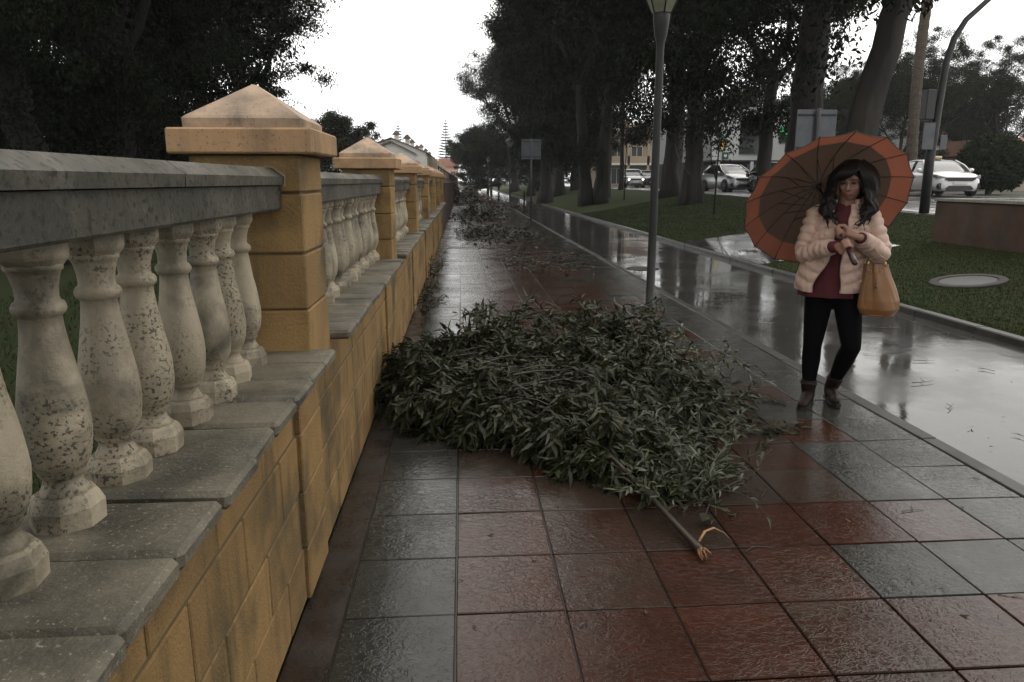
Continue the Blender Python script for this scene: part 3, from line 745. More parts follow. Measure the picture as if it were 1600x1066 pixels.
# round clipped bush beyond the white car
g = np.random.default_rng(5)
th = g.random(260) * 6.28; uu = g.random(260) * 1.7 - .7; rr = 1.3
C = np.stack([rr * np.sqrt(np.clip(1 - uu ** 2, 0, 1)) * np.cos(th), rr * np.sqrt(np.clip(1 - uu ** 2, 0, 1)) * np.sin(th), 1.35 + rr * uu], 1)
V, F = leaf_cloud(C, np.full((260, 3), .28), 110, .12, 4, .2, .5)
V2, F2 = leaf_cloud(C * .7 + np.array([0, 0, .4]), np.full((260, 3), .45), 40, .3, 4, .2, .8)
bu = empty('round_bush', (25.2, 34, .92), 0, 'large round clipped dark bush right of the white car', 'bush')
obj('foliage', fast_mesh('foliage', np.vstack([V, V2]), np.vstack([F, F2 + len(V)]), 'hedge'), bu)
b = MB(); b.tube([(0, 0, -.1), (0, 0, 1.2)], [.14, .08], 8); b.build('stem', 'bark', bu)
# sapling with a forked stem on the bank
for (x, y, h, lb_) in [(8.3, 23.9, 2.6, 'thin dark sapling stem on the bank right of the big trunks'), (8.58, 38.85, 3.6, 'thin forked sapling in front of the van with lit headlamps')]:
    e_ = empty('sapling', (x, y, zl(x, y)), 0, lb_, 'tree', 'saplings on the bank')
    b = MB(); b.tube([(0, 0, -.1), (.02, 0, h * .4), (.06, .02, h)], [.035, .03, .018], 6); b.tube([(.02, 0, h * .42), (-.18, 0, h * .65), (-.26, 0, h * 1.05)], [.025, .02, .012], 6)
    b.build('stem', 'bark', e_)
    V, F = leaf_cloud([(.06, .02, h), (-.26, 0, h * 1.05), (.1, .1, h * .85)], [(.3, .3, .25)] * 3, 60, .12, 9)
    obj('crown', fast_mesh('crown', V, F, 'leaf_dark'), e_)
# palm trunk
e_ = empty('palm_tree', (26.3, 42, .9), 0, 'tall palm with bare ringed trunk rising past the curved lamp', 'palm')
b = MB(); pts = []; rs = []
for i in range(56):
    t = i / 55; pts.append((-.5 * math.sin(t * 2.6) + t * .3, 0, 14.5 * t - .1)); rs.append((.30 - .06 * t) * (1 + .10 * (i % 2)))
b.tube(pts, rs, 12, smooth=False); b.build('trunk', 'palm_trunk', e_)
fr = MB()
for k in range(26):
    a = k * 2.4; up = 1.3 - 2.2 * (k / 26); P = Vector((-.5 * math.sin(2.6) + .3, 0, 14.3)); d_ = Vector((math.cos(a), math.sin(a), up)).normalized(); pp_ = [P]
    for i in range(8):
        d_ = (d_ + Vector((0, 0, -.17))).normalized(); pp_.append(pp_[-1] + d_ * .36)
    fr.tube(pp_, [.03] * 5 + [.015] * 4, 4)
    for i in range(1, 9):
        sd = pp_[i] - pp_[i - 1]; sd.normalize(); s1 = sd.cross(Vector((0, 0, 1))).normalized()
        for sg in (-1, 1):
            for q in (0, .5):
                o_ = pp_[i - 1].lerp(pp_[i], q); tip = o_ + s1 * sg * .45 + sd * .3 + Vector((0, 0, -.22)); wv = sd * .03
                fr.add([o_ - wv, o_ + wv, tip], [(0, 1, 2)])
fr.build('fronds', 'leaf_dark', e_)
# Norfolk pines
def norfolk(x, y, H, lb_, z=0):
    e_ = empty('norfolk_pine', (x, y, z), 0, lb_, 'tree', 'tiered pines on the skyline'); T = MB(); T.tube([(0, 0, 0), (0, 0, H)], [H * .014, .05], 7); T.build('trunk', 'bark', e_)
    B = MB(); tiers = 17; g = random.Random(int(H * 10))
    for i in range(tiers):
        t = i / (tiers - 1); zz = H * (.30 + .68 * t); L = H * .155 * (1 - t) ** .8 + .25; a0 = g.uniform(0, 6)
        for k in range(7):
            a = a0 + k * 6.283 / 7; n = Vector((math.cos(a), math.sin(a), 0)); p0 = Vector((0, 0, zz)); p1 = p0 + n * L + Vector((0, 0, L * .12)); sd = Vector((-n.y, n.x, 0))
            B.tube([p0, p0.lerp(p1, .5) + Vector((0, 0, -.03 * L)), p1], [H * .006, H * .009, H * .004], 5)
            for q in (.35, .5, .65, .8, .95):
                c = p0.lerp(p1, q)
                for sg in (-1, 1): B.tube([c, c + sd * sg * L * .20 * (1.2 - q * .6) + n * L * .1], [H * .005, H * .003], 4)
    B.build('branches', 'leaf_mid', e_)
norfolk(-5.0, 240, 20.5, 'tall tiered pine standing alone against the sky above the orange roof')
norfolk(-11.6, 140, 11.6, 'smaller tiered pine rising behind the white house roof')
# ================================================================== STREET FURNITURE
def lamp_post(x, y, z, lb_):
    e_ = empty('lamp_post', (x, y, z), 0, lb_, 'street lamp', 'lamp posts along the pavement')
    b = MB(); b.lathe([(.10, 0), (.10, .02), (.054, .05), (.050, .9), (.045, 3.0), (.048, 3.08), (.072, 3.16), (.090, 3.30), (.098, 3.385), (.090, 3.40)], n=18)
    b.build('post', 'post_metal', e_)
    b = MB(); b.lathe([(.115, 0), (.115, .012), (.085, .03), (.075, .035)], n=18); b.build('base_flange', 'iron', e_)
    l_ = MB(); l_.lathe([(.098, 3.40), (.205, 3.66), (.20, 3.665)], poly=6, smooth=False); l_.build('lantern_glass', 'lamp_glass', e_)
    f = MB()
    for k in range(6):
        a = math.pi * 2 * k / 6 + math.pi / 6; f.tube([(.115 * math.cos(a), .115 * math.sin(a), 3.40), (.24 * math.cos(a), .24 * math.sin(a), 3.665)], .009, 5)
    f.build('lantern_frame', 'post_metal', e_)
    t = MB(); t.lathe([(.25, 3.665), (.25, 3.69), (.17, 3.80), (.06, 3.88), (.03, 3.95), (.004, 4.02)], n=18); t.build('lantern_roof', 'post_metal', e_)
    return e_
lamp_post(2.302, 8.77, 0, 'tall grey lamp post nearest the camera, rising behind the big fallen branch')
lamp_post(2.70, 42, 0, 'distant lamp post with pale lantern left of the square sign')
lamp_post(2.70, 76, 0, 'farthest lamp post at the street end')
b = MB(); b.lathe([(.05, 0), (.05, .95), (.058, .97), (.04, 1.02)], n=10)
bo = b.build('bollard', 'iron', None, (3.35, 40, 0)); tag(bo, 'slim dark bollard by the path edge before the tree row', 'bollard')

def back_sign(x, y, z, zt, wd, ht, lb_, seam=False, post=.03):
    e_ = empty('road_sign', (x, y, z), 0, lb_, 'sign', 'road signs seen from behind')
    b = MB()
    if seam:
        for a, c in ((-wd / 2, -.012), (-.004, wd / 2)): MB().box((a, -.012, zt - ht), (c, .0, zt), c=.004).build('panel', 'sign_back', e_)
    else: MB().box((-wd / 2, -.012, zt - ht), (wd / 2, .0, zt), c=.005).build('panel', 'sign_back', e_)
    for q in (.12, .88): MB().box((-wd / 2 + .02, -.034, zt - ht * q - .018), (wd / 2 - .02, -.0125, zt - ht * q + .018), c=.003).build('back_rail', 'post_metal', e_)
    MB().lathe([(post, -.1), (post, zt + .01), (post * .6, zt + .02)], n=10, c=(0, -.066, 0)).build('post', 'sign_back' if not seam else 'post_metal', e_)
    for q in (.12, .88): MB().box((-.05, -.075, zt - ht * q - .012), (.05, -.034, zt - ht * q + .012)).build('clamp', 'iron', e_)
back_sign(2.48, 26.7, 0, 2.98, .70, .69, 'square road sign seen from behind on a thin pole beside the tiled path')
back_sign(6.27, 13.0, zl(6.27, 13), 2.76 - zl(6.27, 13), .72, .74, 'grey two-panel sign seen from behind, rising above the umbrella', True, .035)

# curved street light with traffic signal
e_ = empty('curved_street_light', (11.06, 17.0, .70), 0, 'tall grey curved street light with traffic signal boxes beside the crossing', 'street light')
b = MB(); path = [(0, 0, -.1), (-.02, 0, 1.3), (.03, 0, 2.3), (.10, 0, 3.5), (.22, 0, 4.02), (.45, 0, 4.42), (.99, 0, 4.92), (1.7, 0, 5.3), (2.6, 0, 5.5)]
b.tube(path, [.115, .105, .09, .075, .068, .062, .055, .048, .042], 14); b.build('post', 'post_metal', e_)
b = MB(); b.lathe([(.2, 0), (.2, .03), (.13, .08)], n=14); b.build('base', 'iron', e_)
b = MB(); b.ell((2.85, 0, 5.5), (.38, .14, .08)); b.build('lamp_head', 'post_metal', e_)
MB().box((-.33, -.12, 2.22), (-.10, .12, 2.90), c=.02).build('signal_box', 'black_plastic', e_)
MB().box((-.34, -.14, 1.55), (-.06, -.125, 2.15), c=.004).build('plate', 'sign_back', e_)
MB().box((.10, -.14, 1.55), (.26, -.125, 1.88), c=.004).build('plate', 'sign_back', e_)
for zz in (2.1, 2.7): MB().box((-.14, -.02, zz), (.14, .02, zz + .04)).build('bracket', 'iron', e_)

# planter
e_ = empty('planter_wall', (8.66, 13.0, 0), 0, 'low brown rendered planter wall with pale rim standing on the grass', 'planter')
MB().box((0, -8, .2), (4.2, 0, 1.17), c=.015).build('wall', 'planter_render', e_)
for i in range(8): MB().box((-.04, -8 + i + .004, 1.172), (.22, -7 + i - .004, 1.225), c=.006).build('rim_slab', 'planter_rim', e_)
MB().box((.221, -.24, 1.172), (4.2, .03, 1.225), c=.006).build('rim_slab', 'planter_rim', e_)
MB().box((.223, -7.9, 1.171), (4.1, -.242, 1.19)).build('earth', 'soil', e_)
# manhole
e_ = empty('manhole_cover', (6.78, 9.3, zl(6.78, 9.3)), 0, 'round grey concrete manhole ring with cover sunk in the grass', 'manhole cover')
e_.rotation_euler = (0, R(-7.5), 0)
MB().lathe([(.46, -.06), (.46, .028), (.45, .04), (.355, .04), (.35, .028)], n=36, smooth=False).build('ring', 'manhole', e_)
MB().lathe([(.345, -.03), (.345, .022), (.335, .03), (.01, .034)], n=36, smooth=False).build('cover', 'iron', e_)
e_ = empty('inspection_cover', (3.2, 12.8, -.006), 0, 'round dark inspection cover in the wet lane left of the lamp post', 'manhole cover')
MB().lathe([(.30, 0), (.30, .008), (.29, .012)], n=30, smooth=False).build('ring', 'iron', e_)
MB().lathe([(.27, 0), (.27, .012), (.02, .013)], n=30, smooth=False).build('cover', 'manhole', e_)

# ================================================================== CARS
def car(lb_, x, y, z, rz, paint, lit=False, taxi=False, suv=0.0, s=1.0, plate=True):
    e_ = empty('parked_car', (x, y, z), rz, lb_, 'car'); e_.scale = (s, s, s)
    H = 1.47 + suv
    # lower body: (x, half width, zlow, shoulder)
    st = [(2.08, .52, .34, .62), (2.05, .66, .26, .70), (1.95, .78, .22, .78), (1.75, .85, .20, .86), (1.4, .875, .20, .92), (1.0, .88, .20, .965), (.6, .88, .20, .98),
          (0, .885, .20, .98), (-.7, .885, .20, 1.0), (-1.3, .88, .20, 1.02), (-1.75, .85, .22, 1.03), (-1.98, .78, .28, 1.0), (-2.07, .66, .36, .92), (-2.09, .5, .45, .8)]
    b = MB(); V = []; n = 13
    for X, w, zl_, zs in st:
        zs += suv * .55; half = [(w * .80, zl_), (w * .97, zl_ + .07), (w, zl_ + (zs - zl_) * .38), (w * .985, zl_ + (zs - zl_) * .70), (w * .93, zs - .045), (w * .80, zs), (0, zs + .025)]
        V += [(X, y_, z_) for y_, z_ in half] + [(X, -y_, z_) for y_, z_ in half[:-1][::-1]]
    F = [(i * n + k, i * n + (k + 1) % n, (i + 1) * n + (k + 1) % n, (i + 1) * n + k) for i in range(len(st) - 1) for k in range(n)]
    F += [tuple(range(n)), tuple((len(st) - 1) * n + k for k in range(n))]
    b.add(V, F, 0, True); b.build('body', paint, e_)
    # greenhouse of glass, roof and pillars of paint
    gs = [(1.12, .70, .955, .96), (.80, .73, .955, 1.14), (.35, .70, .96, 1.38), (.10, .68, .96, H - .035), (-.6, .68, .98, H - .02), (-1.2, .66, 1.0, H - .06), (-1.62, .63, 1.01, H - .22), (-1.92, .60, 1.0, 1.05)]
    V = []; n = 8
    for X, w, zb, zt in gs:
        zb += suv * .5; zt += suv * (0 if X > 1 else .6 if zt < 1.2 else 0); zt = max(zt, zb + .005); k = (zt - zb) / .5
        half = [(w + .13, zb), (w + .13 - .10 * k, zb + (zt - zb) * .55), (w + .13 - .20 * k, zt - .02 * k), (w * .6, zt + .012 * k)]
        V += [(X, y_, z_) for y_, z_ in half] + [(X, -y_, z_) for y_, z_ in half[::-1]]
    F = [(i * n + q, i * n + q + 1, (i + 1) * n + q + 1, (i + 1) * n + q) for i in range(len(gs) - 1) for q in range(n - 1)]
    b = MB(); b.add(V, F, 0, True); b.build('windows', 'car_glass', e_)
    R_ = []; rs = [(.20, .60, H - .07), (.02, .635, H - .025), (-.6, .64, H), (-1.2, .62, H - .035), (-1.62, .56, H - .17)]
    for X, w, z_ in rs:
        for q in (-1, -.8, 0, .8, 1): R_.append((X, w * q, z_ + .022 - .035 * q * q))
    for X, w, z_ in rs:
        for q in (-1, -.8, 0, .8, 1): R_.append((X, w * q, z_ - .03 - .035 * q * q))
    F = []; m = 5
    for i in range(4):
        for q in range(4):
            F.append((i * m + q, i * m + q + 1, (i + 1) * m + q + 1, (i + 1) * m + q)); F.append((25 + i * m + q, 25 + (i + 1) * m + q, 25 + (i + 1) * m + q + 1, 25 + i * m + q + 1))
    for i in range(4):
        for q in (0, 4): F.append((i * m + q, (i + 1) * m + q, 25 + (i + 1) * m + q, 25 + i * m + q))
    for q in range(4): F.append((q, q + 1, 26 + q, 25 + q)); F.append((20 + q, 45 + q, 46 + q, 21 + q))
    b = MB(); b.add(R_, F, 0, True); b.build('roof', paint, e_)
    for sg in (-1, 1):
        zt = suv * .5
        for nm, pa in (('front_pillar', [(1.14, .80, .965 + zt), (.66, .775, 1.22 + zt * 1.2), (.18, .63, H - .045)]), ('middle_pillar', [(-.32, .815, 1.0 + zt), (-.36, .74, 1.25 + zt), (-.38, .63, H - .03)]),
                       ('rear_pillar', [(-1.75, .79, 1.02 + zt), (-1.6, .74, 1.2 + zt), (-1.25, .62, H - .05)])):
            b = MB(); b.tube([(q[0], sg * q[1], q[2]) for q in pa], .026, 6); b.build(nm, paint if nm != 'middle_pillar' else 'black_plastic', e_)
        b = MB(); b.ell((.78, sg * 1.0, 1.03 + zt), (.07, .11, .07), 10, 7); b.box((.74, sg * .86 - .05, .98 + zt), (.80, sg * .86 + .07, 1.01 + zt)); b.build('door_mirror', paint, e_)
        # headlamp wraps the corner
        hl = MB(); zz = .66 + suv * .3
        hl.add([(2.045, sg * .50, zz), (2.055, sg * .50, zz + .07), (1.90, sg * .80, zz + .17), (1.93, sg * .79, zz + .03), (1.62, sg * .885, zz + .20), (1.62, sg * .885, zz + .10),
                (2.075, sg * .48, zz), (2.07, sg * .48, zz + .06), (1.93, sg * .80, zz + .15), (1.95, sg * .80, zz + .03), (1.64, sg * .888, zz + .19), (1.64, sg * .888, zz + .11)],
               [(6, 7, 8, 9), (9, 8, 10, 11), (1, 7, 6, 0), (1, 2, 8, 7), (2, 4, 10, 8), (0, 6, 9, 3), (3, 9, 11, 5), (4, 5, 11, 10)]); hl.build('headlight', 'headlamp', e_)
        if lit:
            q = MB(); q.ell((2.06, sg * .62, zz + .04), (.05, .09, .055), 12, 8); q.build('lit_lamp', 'headlamp_lit', e_)
        q = MB(); q.tube([(1.93, sg * .70, .40), (2.035, sg * .66, .40)], [.13, .12], 12, smooth=False); q.build('fog_lamp_surround', 'black_plastic', e_)
        q = MB(); q.box((-2.10, sg * .70 - .12, .78 + suv * .4), (-1.98, sg * .70 + .10, .98 + suv * .4), c=.02); q.build('tail_light', 'awning_red', e_)
        [MB().box((hx, sg * .886 - .012, .82 + suv * .4), (hx + .2, sg * .886 + .012, .85 + suv * .4)).build('door_handle', paint, e_) for hx in (-.85, .05)]
        for wx in (1.32, -1.28):
            a = MB(); pts = [(wx + .37 * math.cos(t), sg * .872, .33 + .37 * math.sin(t)) for t in [math.pi * k / 12 for k in range(13)]]
            a.tube(pts, .035, 5); a.build('wheel_arch', 'black_plastic', e_)
            wh = empty('wheel', (wx, sg * .80, .325)); wh.parent = e_
            M_ = Matrix.Rotation(R(90), 4, 'X')
            MB().lathe([(.20, -.10), (.31, -.105), (.325, -.08), (.325, .08), (.31, .105), (.20, .10)], n=24, M=M_).build('tyre', 'tyre', wh)
            r_ = MB(); r_.lathe([(.05, .09 * -sg), (.06, .10 * -sg), (.20, .085 * -sg), (.21, .10 * -sg)], n=20, M=M_, caps=False)
            for k in range(5): r_.box((-.022, .075 * sg, .03), (.022, .10 * sg, .2), M=Matrix.Rotation(k * 2 * math.pi / 5, 4, 'Y'))
            r_.build('rim', 'rim', wh)
    g_ = MB(); zz = .60 + suv * .4; g_.prism([(-.50, zz + .13), (-.58, zz + .08), (-.44, zz - .01), (.44, zz - .01), (.58, zz + .08), (.50, zz + .13)], .05, Matrix.Rotation(R(-90), 4, 'Z') @ Matrix.Translation((0, 2.055, 0))); g_.build('grille', 'black_plastic', e_)
    g_ = MB(); g_.prism([(-.52, .30), (-.40, .42), (.40, .42), (.52, .30), (.44, .24), (-.44, .24)], .05, Matrix.Rotation(R(-90), 4, 'Z') @ Matrix.Translation((0, 2.045, 0))); g_.build('bumper_intake', 'black_plastic', e_)
    if plate: MB().box((2.09, -.26, .46), (2.115, .26, .57), c=.004).build('number_plate', 'plate_white', e_)
    MB().box((-2.12, -.26, .66), (-2.09, .26, .77), c=.004).build('number_plate', 'plate_white', e_)
    if taxi: q = MB(); q.box((-.16, -.14, H + .01), (.10, .14, H + .13), c=.03); q.build('roof_box', 'roof_light', e_)
    return e_
for o in (car('white hatchback with tan roof box, passing behind the curved street light', 20.35, 30.8, .91, R(-99), 'car_white', taxi=True, s=1.04),
          car('dark van-like car with lit headlamps farther up the road, between trunk and lamp post', 15.7, 68, .92, R(-93), 'car_silver', lit=True, suv=.22, s=1.0),
          car('silver car with lit low lamps between the big trunk and the umbrella', 15.5, 42.5, .92, R(-84), 'car_silver', lit=False, suv=.10, s=1.0),
          car('black car whose front reaches behind the umbrella edge', 17.0, 38.3, .92, R(-72), 'car_black', suv=.12, s=1.0),
          car('white van-like car tiny at the far end of the street', 4.2, 135, .0, R(-92), 'car_white', lit=True, suv=.3, s=1.1),
          car('dark car parked behind the lit car under the trees', 18.6, 74, .92, R(-90), 'car_dark', suv=.2)):
    pass

# ================================================================== BUILDINGS
def building(name, lb_, x, y, z, rz=0, cat='building'): return empty(name, (x, y, z), rz, lb_, cat)
def window(par, x0, x1, z0, z1, y=0, m='window_dark', fm='white_wall', mull=1):
    """recessed pane with frame, on a wall whose outer face is y"""
    p = MB().box((x0, y - .03, z0), (x1, y + .02, z1)).build('window', m, par)
    f = MB(); t = .06
    f.box((x0 - t, y - .06, z0 - t), (x0, y - .004, z1 + t)).box((x1, y - .06, z0 - t), (x1 + t, y - .004, z1 + t)).box((x0, y - .06, z1), (x1, y - .004, z1 + t)).box((x0, y - .10, z0 - t), (x1, y - .004, z0))
    for i in range(mull): xm = x0 + (x1 - x0) * (i + 1) / (mull + 1); f.box((xm - .03, y - .055, z0), (xm + .03, y - .032, z1))
    f.build('frame', fm, p)
# supermarket
S = building('shop_building', 'white modern shop building with green letters and dark window behind the trees', 18.7, 55, .92)
MB().box((0, 0, 2.15), (16, 18, 5.95)).build('upper_wall', 'shop_wall', S)
MB().box((-.05, -.05, 5.95), (16.05, 18, 6.05)).build('parapet', 'kerb_concrete', S)
MB().box((0, 1.8, -.3), (16, 17.9, 2.15)).build('ground_floor', 'dark_soffit', S)
MB().box((0, -.02, 2.05), (16, 1.8, 2.149)).build('canopy_soffit', 'dark_soffit', S)
window(S, 2.1, 3.8, 2.65, 4.95, 0, mull=0, fm='dark_soffit')
window(S, 5.1, 6.4, 3.5, 4.2, 0, mull=1, fm='dark_soffit')
for i in range(6): MB().box((2.6 * i + .4, -.0, -.3), (2.6 * i + .65, .25, 2.05)).build('column', 'shop_wall', S)
for i in range(5): window(S, 2.6 * i + .8, 2.6 * i + 2.6, .1, 1.9, 1.8, mull=1, fm='iron')
lg = MB(); lg.ell((.78, -.03, 3.35), (.24, .05, .62), 20, 12); lg = lg.build('logo', 'logo_green', S)
q = MB(); q.ell((.78, -.07, 3.32), (.15, .03, .46), 16, 10); q.build('logo_core', 'logo_yellow', lg)
sg_ = MB().box((.75, -.08, 2.22), (1.25, -.02, 2.72), c=.01).build('square_sign', 'logo_green', S)
q = MB(); q.ell((1.0, -.09, 2.47), (.12, .02, .12)); q.build('sign_dot', 'logo_white', sg_)
def letters(txt, x0, z0, h, adv):
    for i, ch in enumerate(txt):
        if ch == ' ': continue
        cu = bpy.data.curves.new('letter', 'FONT'); cu.body = ch; cu.size = h * 1.38; cu.extrude = .05; cu.offset = .02
        o = bpy.data.objects.new('tmp', cu); COL.objects.link(o); dg = bpy.context.evaluated_depsgraph_get()
        me = bpy.data.meshes.new_from_object(o.evaluated_get(dg)); bpy.data.objects.remove(o); me.materials.clear(); me.materials.append(MATS['green_letter'])
        obj('letter', me, S, (x0 + adv * i, -.06, z0), (R(90), 0, 0))
letters('A', 5.05, 4.02, .62, 1); letters('A', 9.15, 4.02, .62, 1)
# small white house with dark gable beside the shop
S2 = building('white_shed', 'small white building with dark gabled roof between two trunks', 20.4, 70, .92)
MB().box((0, 0, -.3), (3.4, 8, 2.9)).build('wall', 'white_wall', S2)
q = MB(); q.prism([(-.3, 2.9), (3.7, 2.9), (1.9, 4.3), (1.5, 4.3)], 8.4, Matrix.Translation((0, -.2, 0))); q.build('roof', 'post_metal', S2)
window(S2, 1.0, 1.5, .4, 1.6)
# beige apartments
A = building('apartment_house', 'beige two-storey apartment building with brown roof and balconies far behind the trunks', 17.6, 90, .9)
MB().box((0, 0, -.3), (15, 12, 5.2)).build('wall', 'beige_wall', A)
q = MB(); q.prism([(-.6, 5.2), (15.6, 5.2), (12.4, 7.4), (3.4, 7.4)], 13, Matrix.Translation((0, -.5, 0))); q.build('roof', 'roof_tile', A)
for cx in (2.2, 7.3, 12.2):
    c_ = MB().box((cx, 1, 5.3), (cx + .8, 1.8, 7.9)).build('chimney', 'beige_wall', A); MB().box((cx - .1, .9, 7.9), (cx + .9, 1.9, 8.05)).build('chimney_cap', 'roof_tile', c_)
MB().box((-.1, -1.3, 2.5), (15.1, 0, 2.75)).build('balcony_slab', 'white_wall', A)
MB().box((-.1, -1.3, 2.75), (15.1, -1.2, 3.55)).build('balcony_parapet', 'beige_wall', A)
for i in range(6):
    x0 = .6 + 2.4 * i
    window(A, x0, x0 + 1.3, 3.1, 4.7); window(A, x0, x0 + 1.3, .3, 2.1)
    MB().box((x0 + 1.65, -1.3, -.3), (x0 + 1.95, -1.0, 5.2)).build('column', 'beige_wall', A)
# tan wall and house at the right border
T_ = building('tan_house', 'tan garden wall and flat house at the far right behind the round bush', 34.4, 45, .9)
MB().box((0, 0, -.3), (18, 8, 2.2)).build('wall', 'tan_wall', T_); MB().box((-.1, -.1, 2.2), (18.1, 8, 2.32)).build('coping', 'kerb_concrete', T_)
MB().box((.8, 2, 2.32), (12, 8, 3.4)).build('upper_wall', 'pink_wall', T_)
K = building('red_house', 'red-roofed house glimpsed through the trees on the right', 36, 62, .9)
MB().box((0, 0, -.3), (9, 7, 4.2)).build('wall', 'white_wall', K)
q = MB(); q.prism([(-.5, 4.2), (9.5, 4.2), (7, 6.2), (2, 6.2)], 8, Matrix.Translation((0, -.5, 0))); q.build('roof', 'roof_red', K)
for i in range(3): window(K, 1 + 2.8 * i, 2.2 + 2.8 * i, 1.9, 3.2)
# white terraced house beyond the garden, gable end towards the camera
Hh = building('white_house', 'long white gabled house with many chimneys behind the pillar caps', -4.75, 100, 0)
q = MB(); q.prism([(0, 0), (0, 5.2), (-4.5, 7.0), (-9.4, 5.3), (-9.4, 0)], 90); q.build('wall', 'white_wall', Hh)
q = MB(); q.prism([(.35, 5.1), (.35, 5.22), (-4.5, 7.16), (-9.8, 5.32), (-9.8, 5.2), (-4.5, 7.02)], 90.6, Matrix.Translation((0, -.3, 0))); q.build('roof', 'roof_tile', Hh)
q = MB(); q.prism([(-1.2, 4.9), (-1.2, 5.05), (-4.6, 6.75), (-7.2, 5.7), (-7.2, 5.55), (-4.6, 6.55)], .5, Matrix.Translation((0, -.5, 0))); q.build('gable_moulding', 'roof_tile', Hh)
q = MB(); q.prism([(-5.9, 4.7), (-3.0, 4.75), (-3.2, 4.1), (-4.0, 3.7)], .35, Matrix.Translation((0, -.36, 0))); q.build('awning', 'awning_red', Hh)
window(Hh, -5.2, -3.4, 2.9, 3.8)
for i, (cx, cy, hh) in enumerate([(-7.9, 2, 7.6), (-7.0, 14, 7.2), (-4.3, 6, 7.9), (-2.6, 3, 7.2), (-3.2, 22, 7.6), (-2.6, 38, 7.6), (-2.6, 55, 7.6), (-2.6, 72, 7.6), (-2.9, 30, 7.1)]):
    c_ = MB().box((cx - .3, cy, 5.6), (cx + .3, cy + .6, hh)).build('chimney', 'white_wall', Hh)
    q = MB(); q.prism([(cx - .6, hh - .05), (cx + .6, hh - .05), (cx + .1, hh + .5), (cx - .1, hh + .5)], 1.1, Matrix.Translation((0, cy - .25, 0))); q.build('chimney_cap', 'roof_tile', c_)
for i in range(9):      # bays of the street side
    yy = 4 + 9.5 * i
    f = MB().box((-.005, yy, 3.0), (.03, yy + 2.2, 4.7)).build('window', 'window_dark', Hh)
    MB().box((.031, yy - .1, 2.9), (.08, yy + 2.3, 3.0)).build('sill', 'white_wall', f)
    MB().box((.0, yy + 4, 0), (.9, yy + 5, 4.9)).build('bay_pier', 'beige_wall', Hh)
O_ = building('orange_house', 'small orange house with red tiled roof at the end of the white terrace', -6.0, 196, 0)
MB().box((0, 0, 0), (5.0, 10, 5.0)).build('wall', 'pink_wall', O_)
q = MB(); q.prism([(-.4, 5.0), (5.4, 5.0), (4.9, 7.3), (0, 7.3)], 11, Matrix.Translation((0, -.4, 0))); q.build('roof', 'roof_red', O_)
for i in range(2): window(O_, .8 + 2.3 * i, 1.9 + 2.3 * i, 2.6, 4.0)
# electricity meter box glimpsed under the first cap
wb = empty('white_van', (-9.2, 36, 0), 0, 'small white building just visible between rail and first pillar cap', 'building'); wb.name = 'garden_hut'
MB().box((-1.5, 0, 0), (1.0, 2.5, 1.95)).build('wall', 'white_wall', wb); MB().box((-1.6, -.1, 1.95), (1.1, 2.6, 2.05)).build('roof', 'white_wall', wb)
window(wb, -.9, -.3, 1.2, 1.7, 0, mull=0); window(wb, .1, .6, 1.2, 1.7, 0, mull=0)
# ================================================================== FALLEN BRANCHES AND LITTER
def leaf_verts(L, W, curl=.15, fold=.25):
    """long sickle leaf along +x, 6 stations, folded along the midrib"""
    xs = [0, .12, .35, .62, .85, 1.0]; ws = [.02, .45, 1, .85, .42, 0]; V = []; F = []
    for x, w_ in zip(xs, ws):
        y0 = .10 * L * math.sin(x * 2.6); z0 = -curl * L * x * x
        V += [(x * L, y0 - w_ * W / 2, z0 + fold * w_ * W / 2), (x * L, y0, z0), (x * L, y0 + w_ * W / 2, z0 + fold * w_ * W / 2)]
    for i in range(5):
        a = 3 * i; F += [(a, a + 3, a + 4, a + 1), (a + 1, a + 4, a + 5, a + 2)]
    return np.array(V), np.array(F)
LV = [leaf_verts(.085, .021, .12), leaf_verts(.115, .017, .25), leaf_verts(.07, .022, .05), leaf_verts(.095, .024, .3)]
LM = [fast_mesh('leaf', v, f, 'leaf_fallen', True) for v, f in LV]
def leaves_mesh(P, D, Sz, seed, m):
    """P positions, D directions: one joined mesh of simple folded leaves (4 quads each)"""
    g = np.random.default_rng(seed); n = len(P); ids = g.integers(0, 4, n); VV = []; FF = []; o = 0
    up = g.normal(size=(n, 3)) * .55 + np.array([0, 0, 1])
    X = D / np.linalg.norm(D, axis=1)[:, None]; Y = np.cross(up, X); Y /= np.linalg.norm(Y, axis=1)[:, None] + 1e-9; Z = np.cross(X, Y)
    sel = [0, 2, 3, 5, 6, 8, 12, 14]       # keep: simplified below
    for k in range(4):
        q = ids == k; v, f = LV[k]; c = q.sum()
        if not c: continue
        A = (v[None, :, 0, None] * X[q][:, None] + v[None, :, 1, None] * Y[q][:, None] + v[None, :, 2, None] * Z[q][:, None]) * Sz[q][:, None, None] + P[q][:, None]
        VV.append(A.reshape(-1, 3)); FF.append((f[None] + (np.arange(c) * len(v))[:, None, None]).reshape(-1, 4) + o); o += c * len(v)
    return fast_mesh('leaves', np.vstack(VV), np.vstack(FF), m, True), X, Y, Z
def catmull(pts, n):
    P = [Vector(p) for p in pts]; P = [P[0] * 2 - P[1]] + P + [P[-1] * 2 - P[-2]]; out = []
    for i in range(1, len(P) - 2):
        for k in range(n):
            t = k / n; a, b, c, d_ = P[i - 1], P[i], P[i + 1], P[i + 2]
            out.append(.5 * ((2 * b) + (c - a) * t + (2 * a - 5 * b + 4 * c - d_) * t * t + (3 * b - a - 3 * c + d_) * t ** 3))
    return out + [P[-2]]
BR = empty('fallen_branch', (.97, 2.80, 0), 0, 'large leafy eucalyptus branch torn off and lying across the red tiles', 'branch', 'fallen branches on the pavement')
